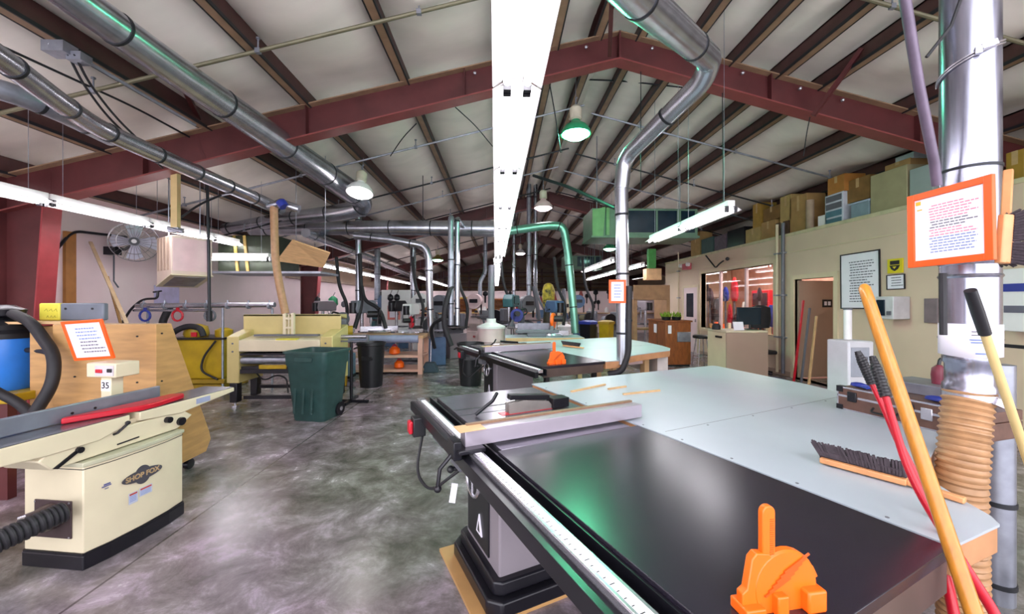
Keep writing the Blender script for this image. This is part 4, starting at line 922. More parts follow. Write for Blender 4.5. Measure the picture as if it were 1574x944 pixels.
# pedestal with switch
m = MB(); m.box(-.21, -.13, .4, .48, .55, 1.04); m.build('switch_post', cream, t, bevel=.005)
m = MB(); m.box(-.30, -.07, .38, .54, 1.04, 1.14); m.build('switch_box', cream, t, bevel=.008)
m = MB(); m.box(-.22, -.08, .372, .38, 1.055, 1.125); m.build('switch_face', M('pale switch face', 'cdc6cc', .4), t)
m = MB(); m.box(-.21, -.16, .364, .372, 1.075, 1.1); m.build('stop_button', red, t, bevel=.003); m = MB(); m.box(-.12, -.085, .364, .372, 1.08, 1.105); m.build('start_button', black, t, bevel=.003)
m = MB(); m.box(-.205, -.135, .397, .4, .945, 1.02); m.build('number_plate', paper, t)
text('35', .062, black, t, Matrix.Translation((-.17, .3965, .982)) @ Matrix.Rotation(R(90), 4, 'X'), 'number', bold=.001)

# plywood cart
t = thing('plywood_cart', 'plywood cart with sloping right side behind the jointer', 'cart')
m = MB(); m.prism([(3.31, .12), (3.86, .12), (3.92, .22), (3.9, .3), (3.46, 1.38), (3.31, 1.38)], -3.68, -2.85, 'x'); m.build('panel_box', ply, t, bevel=.004, smooth=False)
m = MB(); m.box(-3.92, -3.69, 3.36, 3.9, .12, 1.36); m.build('side_box', ply, t, bevel=.004)
m = MB()
for x, z in ((-3.5, 1.28), (-3.5, .95), (-3.5, .6), (-3.0, .9), (-3.0, 1.28)): m.cyl((x, 3.302, z), (x, 3.31, z), .007, n=8)
for y, z in ((3.36, 1.3), (3.36, .9), (3.36, .5)): m.cyl((-2.85, y, z), (-2.842, y, z), .007, n=8)
m.build('screw', band, t)
for x, y in ((-2.93, 3.75), (-2.93, 3.42), (-3.9, 3.42), (-3.9, 3.8)):
    m = MB(); m.cyl((x - .02, y, .045), (x + .02, y, .045), .045, n=16); w_ = m.build('caster', blackm, t); m = MB(); m.box(x - .025, x + .025, y - .02, y + .02, .09, .12); m.build('caster_fork', alum, w_)
m = MB(); m.box(-4.3, -3.55, 3.33, 3.6, 1.381, 1.4); m.build('plank', wood, label='pale plank lying on the left end of the plywood cart', cat='board')
t = thing('grey_board', 'grey and yellow rounded board standing on the plywood cart', 'sign board'); a, b = P(92, 466, 3.45), P(157, 496, 3.45)
m = MB(); m.box(a.x, b.x, a.y, a.y + .05, 1.401, a.z); m.build('grey_board', M('bluish grey board', '6f7684', .45), t, bevel=.012); c = P(61, 466, 3.45)
m = MB(); m.box(c.x, a.x, a.y - .004, a.y + .05, 1.401, a.z); yb_ = m.build('yellow_end', M('yellow sticker', 'e2d84e', .5, 0, .1), t, bevel=.012)
m = MB(); m.cyl((a.x + .05, a.y - .004, a.z - .05), (a.x + .05, a.y, a.z - .05), .01, n=8); m.cyl((a.x + .28, a.y - .004, a.z - .05), (a.x + .28, a.y, a.z - .05), .01, n=8); m.build('bolt', black, t)
m = MB()
for k in range(3): m.tube([(c.x + .05 + .04 * k, a.y - .005, a.z - .07), (c.x + .07 + .04 * k, a.y - .005, a.z - .05), (c.x + .08 + .04 * k, a.y - .005, a.z - .075)], .002, 4); m.tube([(c.x + .07 + .03 * k, a.y - .005, a.z - .13), (c.x + .08 + .03 * k, a.y - .005, a.z - .11), (c.x + .09 + .03 * k, a.y - .005, a.z - .13)], .002, 4)
m.build('handwriting', M('faint handwriting', 'a8a040', .6), t)

# shop vac on a stand at the left edge
q = P(2, 560, 3.3); t = thing('shop_vacuum', 'blue tank vacuum with black lid and hose at the left edge', 'vacuum')
m = MB(); m.lathe([(.19, .83), (.21, .86), (.225, 1.26), (.22, 1.28)], (q.x, q.y, 0), 28); m.build('tank', blue, t)
m = MB(); m.lathe([(.235, 1.26), (.24, 1.3), (.2, 1.33), (.21, 1.37), (.15, 1.41), (.1, 1.43)], (q.x, q.y, 0), 28); m.build('lid', black, t)
m = MB(); m.lathe([(.09, 1.43), (.12, 1.45), (.13, 1.5), (.06, 1.54)], (q.x + .02, q.y, 0), 20); m.build('motor_cap', blackm, t)
m = MB(); m.box(q.x - .03, q.x + .06, q.y - .24, q.y - .2, 1.12, 1.28); m.build('clip', M('bright blue', '1f5fd0', .35), t, bevel=.01)
m = MB(); m.tube(arc([P(20, 482, 3.25), P(48, 495, 3.2), P(84, 545, 3.1), P(82, 590, 3.05), P(50, 640, 3.0)], .6), .04, 12); m.tube(arc([P(40, 538, 3.3), P(66, 540, 3.25), P(80, 545, 3.2)], .2), .02, 8); m.build('hose', blackr, t)
m = MB(); m.tube(arc([P(50, 640, 3.02), P(30, 620, 3.05), P(-10, 600, 3.0)], .3), .035, 12); m.build('hose_end', blackr, t)
t = thing('vacuum_stand', 'low dark red stand under the blue vacuum', 'stand'); m = MB(); m.box(q.x - .35, q.x + .35, q.y - .25, q.y + .25, .76, .829); m.build('top', yellow, t, bevel=.01)
for x in (-.3, .3):
    for y in (-.2, .2): m = MB(); m.box(q.x + x - .03, q.x + x + .03, q.y + y - .03, q.y + y + .03, 0, .76); m.build('leg', steel_red, t)

# ---------------------------------------------------------------- bins, sander, yellow machine, workbench (left and middle)
def trash_bin(lab, px, py, wpx, h, mat, wheeled=False, d=None, rz=0):
    q = Pz(px, py, 0); t = thing('trash_bin', lab, 'bin', (q.x, q.y + .2, 0), rz); w = wpx / 2
    m = MB()
    if wheeled:
        P0 = [(-.72 * w, -.2), (.72 * w, -.2), (.72 * w, .2), (-.72 * w, .2)]
        def sq(k, z, r=.06): 
            o = []
            for sx, sy, a0 in ((1, 1, 0), (-1, 1, 90), (-1, -1, 180), (1, -1, 270)):
                for j in range(5): an = R(a0 + 22.5 * j); o.append((sx * (w * k - r) + r * math.cos(an), sy * (.28 * k - r) + r * math.sin(an), z))
            return o
        ls = [(.72, 0), (.75, .04), (.93, h - .2), (.98, h - .17), (1, h - .03), (1.06, h - .03), (1.06, h), (.97, h), (.93, h - .2), (.72, .03)]
        vs = []; 
        for k, z in ls: vs += sq(k, z)
        n = 20; fs = [(i * n + j, i * n + (j + 1) % n, (i + 1) * n + (j + 1) % n, (i + 1) * n + j) for i in range(len(ls) - 1) for j in range(n)]
        fs.append(tuple(range(n - 1, -1, -1))); fs.append(tuple(range((len(ls) - 1) * n, len(ls) * n))); m.add(vs, fs); m.build('tub', mat, t)
        m = MB()
        for x in (-.5, -.1, .3): m.cbox((x * w, -.238, h * .42), (.03, .012, h * .6), rx=R(-5))
        m.build('rib', mat, t)
        m = MB(); m.cyl((w * .62, .12, .1), (w * .85, .12, .1), .09, n=18); wh = m.build('wheel', blackm, t)
        m = MB(); m.cyl((w * .86, .12, .1), (w * .88, .12, .1), .03, n=12); m.build('hub', alum, wh)
        m = MB(); m.cyl((-w * .85, .12, .1), (-w * .62, .12, .1), .09, n=18); m.build('wheel', blackm, t)
        m = MB(); m.box(-w * .4, w * .4, -.295, -.28, h - .13, h - .08); m.build('front_lip', mat, t, bevel=.005)
    else:
        m.lathe([(w * .78, 0), (w * .8, .03), (w * .97, h - .06), (w * 1.05, h - .05), (w * 1.05, h), (w * .97, h), (w * .92, h - .08), (w * .76, .03)], (0, 0, 0), 28); m.build('tub', mat, t)
        for s in (-1, 1): m = MB(); m.tube(arc([(s * w * 1.0, -.07, h - .1), (s * (w + .05), -.07, h - .12), (s * (w + .05), .07, h - .12), (s * w, .07, h - .1)], .03), .014, 8); m.build('side_handle', mat, t)
        m = MB(); m.box(-.1, .1, -w * .93 - .01, -w * .85, h * .62, h * .7); m.build('moulded_panel', mat, t, bevel=.005)
    return t
trash_bin('dark green wheeled trash bin standing in front of the cream sander', 478, 648, .62, .92, greenb, True, rz=R(-12))
trash_bin('black round trash can in front of the workbench', 565, 597, .5, .82, black)
trash_bin('black round trash can left of the second saw', 722, 595, .5, .8, black)

t = thing('drum_sander', 'wide cream drum sander on dark legs behind the green bin', 'sander')
x0, x1, ya, yb = P(355, 500, 5.85).x, P(510, 500, 5.85).x, 5.9, 6.5
for x in (x0, x1 - .16):
    for y_ in (ya, yb - .12): m = MB(); m.box(x + (.02 if x == x0 else .03), x + .13, y_, y_ + .12, .07, .36); m.build('leg', blackm, t, bevel=.01)
    m = MB(); m.cyl((x + .08, ya + .04, 0), (x + .08, ya + .04, .03), .05); m.cyl((x + .08, ya + .04, .03), (x + .08, ya + .04, .07), .015); m.build('levelling_foot', alum, t)
m = MB(); m.box(x0 + .16, x1 - .16, ya + .1, ya + .15, .1, .15); m.box(x0 + .16, x1 - .16, yb - .1, yb - .05, .18, .23); m.build('cross_rail', blackm, t)
for x in (x0 - .02, x1 - .16):
    m = MB(); m.prism([(ya, .36), (yb, .36), (yb, 1.2), (ya + .1, 1.08), (ya, 1.05)], x, x + .18, 'x'); m.build('side_housing', cream_y, t, bevel=.012)
m = MB(); m.box(x0, x1, yb - .25, yb - .22, 1.02, 1.37); m.prism([(yb - .25, 1.34), (yb, 1.3), (yb, 1.37), (yb - .25, 1.37)], x0, x1, 'x'); m.build('hood_back', cream_y, t, bevel=.006)
m = MB(); m.prism([(yb - .22, 1.06), (ya - .01, 1.0), (ya - .01, .83), (yb - .22, .8)], x0 + .16, x1 - .16, 'x'); m.build('drum_cover', cream, t, bevel=.012)
m = MB(); m.box(x0 + .3, x1 - .25, ya + .12, ya + .2, 1.045, 1.075); m.build('top_slot', greyd, t, bevel=.004)
m = MB(); m.box(x0 + .7, x0 + 1.0, ya - .004, ya + .2, .998, 1.02); m.build('yellow_label', M('label yellow', 'd8d04a', .5), t)
m = MB(); m.box(x0 + .16, x1 - .16, ya + .02, yb, .77, .8); m.box(x0 + .16, x1 - .16, ya + .05, ya + .1, .56, .6); m.build('dark_gap', blackm, t)
m = MB(); m.cyl((x0 + .16, ya + .08, .69), (x1 - .16, ya + .08, .69), .055, n=20); m.build('feed_roller', galv_dark, t)
m = MB(); m.box(x0 + .16, x1 - .16, ya + .02, yb - .1, .5, .56); m.build('conveyor_bed', blackm, t)
m = MB(); m.box(x0 + .45, x0 + .85, ya - .0, ya + .02, .57, .63); m.build('yellow_plate', yellow, t, bevel=.004)
m = MB(); m.box(x0 + .72, x0 + .76, ya + .15, ya + .2, 1.07, 1.4); m.box(x0 + .84, x0 + .88, ya + .15, ya + .2, 1.07, 1.4); m.box(x0 + .76, x0 + .84, ya + .15, ya + .2, 1.16, 1.19); m.box(x0 + .76, x0 + .84, ya + .15, ya + .2, 1.3, 1.33); m.cyl((x0 + .8, ya + .17, 1.07), (x0 + .8, ya + .17, 1.38), .012); m.build('height_post', cream, t)
m = MB(); m.tube(arc([(x0 + .2, ya + .3, .5), (x0 + .4, ya + .2, .35), (x0 + .6, ya + .2, .45), (x0 + .75, ya + .2, .4), (x0 + .8, ya + .15, .18)], .15), .012, 6); m.build('power_cable', blackr, t)
for x, z in ((x0 + .07, .95), (x0 + .07, .83), (x1 - .08, .95), (x0 + .4, .9), (x0 + .75, .9)): m = MB(); m.cyl((x, ya - .008, z), (x, ya + .003, z), .014, n=8); m.build('bolt', greyd, t)

t = thing('yellow_machine', 'yellow enclosed machine with black hoses standing left of the sander', 'machine')
a, b = P(272, 525, 7.1), P(352, 590, 7.1)
m = MB(); m.box(a.x, b.x, 7.1, 7.8, .2, .9); m.build('cabinet', yellow, t, bevel=.02)
m = MB(); m.box(a.x - .05, b.x + .05, 7.05, 7.85, .12, .2); m.box(a.x + .1, b.x, 7.1, 7.8, 0, .1); m.build('base', M('ochre base', 'a5851e', .45), t, bevel=.01)
m = MB(); m.box(a.x - .02, b.x + .02, 7.06, 7.85, .9, .93); m.build('table_top', blackm, t)
m = MB(); m.lathe([(.18, .93), (.2, .98), (.17, 1.12), (.06, 1.16)], (a.x + .25, 7.4, 0), 18); m.lathe([(.14, .93), (.14, 1.05), (.06, 1.09)], (a.x + .75, 7.4, 0), 18); m.build('motor_housing', yellow, t)
m = MB(); m.tube(arc([(a.x - .05, 7.1, .93), (a.x + .15, 7.1, 1.08), (a.x + .35, 7.1, 1.15), (a.x + .55, 7.1, 1.1), (a.x + .6, 7.1, .96)], .15), .05, 10); m.tube(arc([(a.x - .1, 7.1, .96), (a.x - .12, 7.1, 1.2), (a.x + .02, 7.1, 1.5)], .1), .06, 10); m.build('black_hose', blackr, t)
m = MB(); m.tube(arc([(b.x - .1, 7.05, .88), (b.x - .3, 7.03, .6), (b.x - .35, 7.03, .35), (b.x - .05, 7.03, .2)], .2), .018, 8); m.build('cable', blackr, t)
m = MB(); m.box(a.x + .4, a.x + .5, 7.07, 7.09, .95, 1.03); m.build('red_switch', red, t)
t = thing('pipe_rack', 'long horizontal metal pipe assembly along the left wall', 'pipe rack'); a, b = P(225, 474, 7.0), P(428, 470, 7.0)
m = MB(); m.cyl((a.x, 7.0, 1.5), (b.x, 7.0, 1.52), .045, n=14); m.cyl((a.x - .1, 7.05, 1.42), (b.x - 1.2, 7.05, 1.42), .025, n=10); m.build('long_pipe', galv, t)
for k in range(7): x = a.x + .1 + k * .36; m = MB(); m.cyl((x, 7, 1.502), (x + .035, 7, 1.503), .058, n=14); m.cyl((x + .015, 7, 1.56), (x + .015, 7, 1.6), .012, n=6); m.build('pipe_coupling', galv_dark, t)
m = MB(); m.tube(arc([(a.x - .25, 7, 1.2), (a.x - .1, 7, 1.45), (a.x + .1, 7, 1.62), (a.x + .35, 7, 1.63), (a.x + .36, 7, 1.75)], .1), .02, 8); m.tube([(a.x + .28, 7, 1.74), (a.x + .42, 7, 1.76)], .015, 6); m.build('curved_arm', blackm, t)
for x in (a.x + .1, a.x + 1.4, b.x - .1): m = MB(); m.cyl((x, 7.1, 0), (x, 7.1, 1.46), .02, n=8); m.build('leg', galv_dark, t)
for i, (x, c_, lb) in enumerate(((a.x + .2, blued, 'blue ring tool hanging on the left pipe rack'), (a.x + .75, red, 'reddish tool hanging on the pipe rack above the yellow machine'), (a.x + 1.3, greyd, 'grey crossed clamp hanging on the pipe rack behind the sander'))):
    m = MB(); m.tube([(x + .09 * math.cos(k), 6.93, 1.33 + .09 * math.sin(k)) for k in [j * .524 for j in range(13)]], .018, 6); m.box(x - .02, x + .02, 6.92, 6.95, 1.41, 1.47); m.build('hanging_tool', c_, label=lb, cat='tool')
t = thing('wall_fan', 'round wire caged fan mounted high on the left wall', 'fan'); fc = P(207, 372, 6.75)
FT = Matrix.Translation(fc) @ Matrix.Rotation(R(38), 4, 'Z') @ Matrix.Rotation(R(90), 4, 'X')
m = MB(); m.T = FT
for k in range(28):
    an = 2 * math.pi * k / 28; m.tube([(.07 * math.cos(an), .07 * math.sin(an), .09), (.22 * math.cos(an), .22 * math.sin(an), .085), (.33 * math.cos(an), .33 * math.sin(an), .02), (.33 * math.cos(an), .33 * math.sin(an), -.05)], .003, 4)
for rr, z in ((.33, .02), (.22, .086), (.33, -.05)): m.tube([(rr * math.cos(2 * math.pi * k / 32), rr * math.sin(2 * math.pi * k / 32), z) for k in range(33)], .005, 5)
m.build('cage', alum, t)
for k in range(4):
    m = MB(); m.T = FT @ Matrix.Rotation(R(90 * k), 4, 'Z') @ Matrix.Rotation(R(22), 4, 'X'); m.prism([(.04, -.05), (.28, -.12), (.31, 0), (.26, .12), (.05, .06)], -.003, .003); m.build('blade', M('milky blade', 'cfd0e0', .3), t)
m = MB(); m.T = FT; m.cyl((0, 0, .02), (0, 0, .1), .07, n=20); m.build('hub', blackm, t); m = MB(); m.T = FT; m.cyl((0, 0, .1), (0, 0, .104), .035, n=16); m.build('hub_badge', white, t)
m = MB(); m.tube([fc, fc + Vector((-.25, .1, -.12)), (XL, fc.y + .15, fc.z - .1)], .025, 8); m.cbox(fc + Vector((-.42, .05, -.15)), (.2, .12, .14)); m.build('wall_bracket', blackm, t)
m = MB(); m.box(XL, XL + .05, 6.3, 6.45, .9, 2.68); m.build('wall_plank', M('orange brown plank', 'b57a3a', .5, 0, .3, 5), label='brown plank standing upright against the left wall', cat='board')
pa_, pb_ = P(139, 372, 6.2), P(196, 500, 5.2); m = MB(); m.bar(pa_, pa_ + (pb_ - pa_) * (pa_.z / (pa_.z - pb_.z)), .04, .02); m.build('leaning_stick', M('pale stick', 'b59a78', .5), label='long pale wooden stick leaning diagonally behind the plywood cart', cat='stick')
pa_, pb_ = P(165, 425, 6.5), P(192, 520, 6.0); m = MB(); m.bar(pa_, pa_ + (pb_ - pa_) * (pa_.z / (pa_.z - pb_.z)), .035, .02); m.build('leaning_stick', cardb2, label='shorter dark stick leaning under the long pale one', cat='stick')
m = MB(); m.tube(arc([(XL + .04, 6.1, .9), (XL + .04, 6.1, 2.25), (XL + .04, 6.4, 2.7), (XL + .04, 7.3, 2.75)], .15), .022, 8); m.build('wall_conduit', blackm, label='black bent conduit running up the left wall below the fan', cat='conduit')
m = MB(); m.tube([P(175, 392, 6.9), P(175, 432, 6.9), P(182, 442, 6.9)], .012, 6); m.build('fan_cord', greyd, label='thin cord hanging under the wall fan', cat='cord')
m = MB(); q = P(335, 455, 8.2); m.box(XL + .005, XL + .012, 7.9, 8.5, 1.5, 1.9); m.build('wall_notice', M('pale lilac paper', 'cfcaf0', .5), label='pale lilac sheet on the left wall behind the pole', cat='paper')

t = thing('roller_stand', 'roller support stand with black feet right of the green bin', 'stand'); q = Pz(540, 617, 0)
m = MB(); m.cyl((q.x, q.y, .03), (q.x, q.y, .95), .025); m.build('post', blackm, t)
m = MB(); m.bar((q.x - .3, q.y, .02), (q.x + .3, q.y - .1, .02), .05, .04); m.bar((q.x, q.y - .28, .02), (q.x, q.y + .25, .02), .05, .04); m.build('cross_foot', blackm, t)
m = MB(); m.cyl((q.x - .24, q.y, 1.02), (q.x + .24, q.y, 1.02), .032, n=14); m.build('roller', alum, t)
m = MB(); m.box(q.x - .26, q.x + .26, q.y - .03, q.y + .03, .94, .96); m.box(q.x - .27, q.x - .25, q.y - .03, q.y + .03, .94, 1.05); m.box(q.x + .25, q.x + .27, q.y - .03, q.y + .03, .94, 1.05); m.build('cradle', greyd, t)
t = thing('tool_crate', 'pale blue grey crate on the floor between the two bins', 'crate'); q = Pz(534, 577, 0); m = MB(); m.box(q.x - .2, q.x + .2, q.y - .4, q.y - .05, .05, .5); m.build('body', M('dusty blue', '6f8aa8', .5, 0, .2), t, bevel=.02); m = MB(); m.box(q.x - .2, q.x + .2, q.y - .4, q.y - .05, 0, .05); m.build('base', black, t)

t = thing('workbench', 'long wooden workbench with padded grey blue top and two shelves', 'workbench'); bx0, bx1, by = P(512, 520, 8.5).x, P(651, 520, 8.5).x, 8.5
m = MB(); m.box(bx0, bx1, by, by + .8, .78, .84); m.build('top_board', wood, t, bevel=.004)
m = MB(); m.cyl((bx0 + .02, by + .02, .77), (bx1 - .1, by + .02, .77), .085, n=20); m.build('padded_edge', skyb, t)
for x in (bx0 + .02, bx1 - .12):
    for y in (by + .02, by + .68): m = MB(); m.box(x, x + .1, y, y + .1, 0, .78); m.build('leg', M('pinkish wood', 'e0b49c', .5, 0, .15), t)
for z, zn in ((.05, 'lower'), (.36, 'upper')): m = MB(); m.box(bx0, bx1 - .02, by + .03, by + .75, z, z + .05); m.build('shelf', M('pinkish wood', 'e0b49c'), t)
for x, z, s, lb in ((P(606, 545, 8.6).x, .415, .12, 'orange rounded tool on the upper shelf of the workbench'), (P(613, 570, 8.6).x, .105, .11, 'orange tool on the lower shelf of the workbench')):
    r = thing('orange_tool', lb, 'tool'); m = MB(); m.lathe([(s * .6, z), (s, z + .03), (s * .95, z + .12), (s * .5, z + .17)], (x, by + .2, 0), 14); m.build('body', orange, r); m = MB(); m.tube(arc([(x - s * .6, by + .2, z + .14), (x, by + .2, z + .23), (x + s * .6, by + .2, z + .14)], .06), .014, 6); m.build('carry_handle', red, r)
t = thing('dustpan', 'dark blue upright dustpan on the floor at the bench right end', 'dustpan'); q = Pz(660, 573, 0); m = MB(); m.prism([(-.2, 0), (.2, 0), (.1, .22), (-.1, .22)], q.y, q.y + .2, 'y'); m.T = None; o = m; 
for i in range(len(m.v)): m.v[i] = (m.v[i][0] + q.x, m.v[i][1], m.v[i][2])
m.build('pan', M('teal dark plastic', '2a4450', .45), t, bevel=.01); m = MB(); m.cyl((q.x, q.y + .15, .22), (q.x, q.y + .25, .8), .012); m.build('long_handle', alum, t)
t = thing('floor_vacuum', 'dark floor vacuum with hose behind the bench right end', 'vacuum'); q = Pz(676, 548, 0)
m = MB(); m.lathe([(.28, .05), (.3, .12), (.28, .4), (.22, .46)], (q.x, q.y, 0), 20); m.build('tank', M('dark violet plastic', '2e2840', .4), t); m = MB(); m.lathe([(.24, .46), (.24, .56), (.12, .62)], (q.x, q.y, 0), 20); m.build('lid', blued, t)
for an in (0.5, 2.2, 4.0, 5.4): m = MB(); m.sphere((q.x + .3 * math.cos(an), q.y + .3 * math.sin(an), .05), .05, 8); m.build('caster', black, t)

# ---------------------------------------------------------------- small machines, built once each and copied
def drill_press(lab, col):
    r = thing('drill_press', lab, 'drill press', (0, 0, 0)); m = MB(); m.box(-.2, .2, -.28, .2, 0, .05); m.build('base', greyd, r, bevel=.01)
    m = MB(); m.cyl((0, .08, .05), (0, .08, 1.35), .045); m.build('column', alum, r); m = MB(); m.box(-.18, .18, -.3, .05, .82, .86); m.build('work_table', iron, r, bevel=.01)
    m = MB(); m.prism([(-.3, 1.3), (.3, 1.3), (.34, 1.4), (.3, 1.6), (-.2, 1.62), (-.32, 1.5)], -.13, .13, 'x'); m.build('head', col, r, bevel=.02)
    m = MB(); m.cyl((0, -.2, 1.05), (0, -.2, 1.3), .035); m.cyl((0, -.2, .95), (0, -.2, 1.05), .02); m.build('spindle', alum, r)
    for k in range(3): an = 2.1 * k; m = MB(); m.cyl((.13, -.15, 1.38), (.17, -.15 + .2 * math.cos(an), 1.38 + .2 * math.sin(an)), .009, n=6); m.sphere((.17, -.15 + .2 * math.cos(an), 1.38 + .2 * math.sin(an)), .022, 8); m.build('feed_lever', blackm, r)
    m = MB(); m.cyl((0, .33, 1.3), (0, .33, 1.55), .09); m.build('motor', blackm, r); return r
def bandsaw(lab, col):
    r = thing('band_saw', lab, 'band saw', (0, 0, 0)); m = MB(); m.box(-.28, .28, -.22, .22, 0, .55); m.build('cabinet', col, r, bevel=.02)
    m = MB(); m.cyl((-.05, -.16, .78), (-.05, .16, .78), .26, n=24); m.box(-.31, .2, -.16, .16, .55, .8); m.build('lower_wheel_housing', col, r)
    m = MB(); m.cyl((-.05, -.14, 1.6), (-.05, .14, 1.6), .27, n=24); m.build('upper_wheel_housing', col, r); m = MB(); m.box(-.34, -.2, -.1, .1, .7, 1.7); m.build('spine', col, r, bevel=.015)
    m = MB(); m.box(-.12, .38, -.26, .26, 1.04, 1.08); m.build('saw_table', iron, r, bevel=.005); m = MB(); m.box(.17, .21, -.03, .03, 1.15, 1.5); m.build('blade_guard', blackm, r); m = MB(); m.box(-.2, .1, -.175, -.165, 1.55, 1.68); m.build('door_plate', blackm, r); m = MB(); m.cyl((.0, -.2, .35), (.0, -.22, .35), .05); m.build('switch_knob', red, r); return r
def miter_saw(lab, col):
    r = thing('miter_saw', lab, 'miter saw', (0, 0, 0)); m = MB(); m.lathe([(.2, 0), (.22, .03), (.2, .06)], (0, 0, 0), 20); m.box(-.32, .32, .02, .08, .03, .12); m.build('turntable_base', alum, r)
    m = MB(); m.lathe([(.14, -.03), (.15, -.02), (.15, .02), (.14, .03)], (0, -.02, .3), 24, 'x'); m.build('blade_cover', col, r); m = MB(); m.cyl((-.2, 0, .34), (.02, 0, .34), .06); m.build('motor', black, r)
    m = MB(); m.tube(arc([(0, -.1, .42), (0, -.24, .46), (0, -.26, .34), (0, -.16, .3)], .05), .02, 8); m.build('handle', black, r); m = MB(); m.bar((0, .12, .05), (0, .02, .34), .06, .05); m.build('arm', greyd, r); return r
def bench_sander(lab, col):
    r = thing('belt_sander', lab, 'sander', (0, 0, 0)); m = MB(); m.prism([(-.25, -.2), (.25, -.2), (.2, .2), (-.2, .2)], 0, .7); m.build('stand', col, r, bevel=.02)
    m = MB(); m.cyl((-.12, -.16, 1.0), (-.12, -.1, 1.0), .2, n=24); m.build('sanding_disc', blackm, r); m = MB(); m.box(.05, .2, -.25, .2, .8, 1.25); m.build('belt_housing', greyd, r, bevel=.03); m = MB(); m.box(-.3, .25, -.38, -.14, .86, .9); m.build('rest_table', iron, r)
    m = MB(); m.cyl((-.1, -.1, 1.0), (-.1, .3, 1.0), .11); m.build('motor', col, r); m = MB(); m.box(-.2, .2, -.1, .1, .7, .85); m.build('pedestal', greyd, r); return r
def barrel(lab, col):
    r = thing('dust_barrel', lab, 'barrel', (0, 0, 0)); m = MB(); m.lathe([(.27, 0), (.28, .02), (.28, .28), (.29, .3), (.28, .32), (.28, .6), (.29, .62), (.28, .64), (.28, .88)], (0, 0, 0), 24); m.build('drum', col, r)
    m = MB(); m.lathe([(.3, .88), (.3, .92), (.1, 1.0), (.1, 1.08)], (0, 0, 0), 24); m.build('lid', white, r); m = MB(); m.tube(arc([(0, 0, 1.08), (0, 0, 1.5), (0, .2, 2.2)], .2), .07, 12); m.build('inlet_pipe', greyd, r); return r
def lathe_m(lab, col):
    r = thing('wood_lathe', lab, 'lathe', (0, 0, 0)); m = MB(); m.box(-.7, .7, -.06, .0, .85, .92); m.box(-.7, .7, .04, .1, .85, .92); m.build('bed', iron, r); m = MB(); m.box(-.72, -.4, -.12, .16, .92, 1.25); m.build('headstock', col, r, bevel=.02)
    m = MB(); m.prism([(.4, .92), (.66, .92), (.6, 1.15), (.46, 1.15)], -.06, .1, 'y'); m.build('tailstock', col, r, bevel=.01)
    for x in (-.6, .55): m = MB(); m.prism([(x - .12, 0), (x + .12, 0), (x + .06, .85), (x - .06, .85)], -.2, .25, 'y'); m.build('leg', col, r, bevel=.01)
    m = MB(); m.cyl((-.4, .02, 1.08), (.46, .02, 1.08), .03); m.build('turned_blank', wood, r); return r
PRO = {}
def put(kind, fn, col, lab, px, py, z=0, rz=0, s=1, d=None):
    q = Pz(px, py, z) if d is None else P(px, py, d)
    key = (kind, col.name)
    if key not in PRO: o = fn(lab, col); PRO[key] = o
    else: o = dup(PRO[key], (0, 0, 0), label=lab)
    o.location = (q.x, q.y, z); o.rotation_euler = (0, 0, rz); o.scale = (s, s, s); return o
ZB = .842
put('m', miter_saw, blackm, 'dark miter saw on the workbench left of the pink framed sheet', 583, 512, ZB, R(20), 1.3)
put('m', miter_saw, greyd, 'grey miter saw near the left end of the workbench', 528, 512, ZB, R(-40), 1.1)
put('dp', drill_press, greyp, 'grey drill press behind the workbench near the second column', 500, 500, 0, R(150), 1, d=12)
put('dp', drill_press, blackm, 'dark drill press standing behind the workbench middle', 612, 500, 0, R(160), 1, d=11.6)
put('dp', drill_press, M('teal enamel', '3c6a70', .4), 'teal drill press in the middle distance right of the strip', 786, 500, 0, R(-20), 1.1, d=11)
put('bs', bandsaw, white, 'white band saw left of the paired pipe drops', 648, 500, 0, R(15), 1, d=13)
put('bs', bandsaw, pink, 'pinkish band saw behind the grey pink barrel', 732, 500, 0, R(-15), 1, d=14)
put('bs', bandsaw, greyd, 'dark grey band saw behind the second saw', 812, 500, 0, R(30), .95, d=12)
put('bs', bandsaw, cream, 'cream band saw near the yellow bag in the distance', 868, 500, 0, R(10), .9, d=13)
put('be', bench_sander, yellow, 'yellow sander with disc right of the cream sander', 516, 500, 0, R(-70), 1, d=7.4)
put('be', bench_sander, greyp, 'grey belt and disc sander in the distance left of centre', 700, 500, 0, R(30), 1, d=11)
put('be', bench_sander, M('olive enamel', '6a6448', .5), 'olive sander standing beyond the second outfeed table', 905, 500, 0, R(30), 1, d=14)
put('ba', barrel, pink, 'pinkish dust barrel standing behind the second saw', 755, 548, 0, 0, 1.1, d=9)
put('ba', barrel, greyp, 'grey dust barrel further back left of the second saw', 662, 500, 0, 0, 1, d=15)
put('la', lathe_m, greyd, 'grey wood lathe in the far middle of the shop', 765, 500, 0, R(10), 1, d=15.5)
put('la', lathe_m, M('teal enamel', '3c6a70'), 'teal wood lathe far behind the workbench', 600, 500, 0, R(-10), 1, d=15)
put('m', miter_saw, M('orange plastic', ''), 'orange topped miter saw on the bench behind the second saw', 850, 517, ZB, R(160), 1.1)
put('m', miter_saw, blued, 'blue miter saw in the distance under the hose cluster', 793, 500, .85, R(100), 1.2, d=10.6)

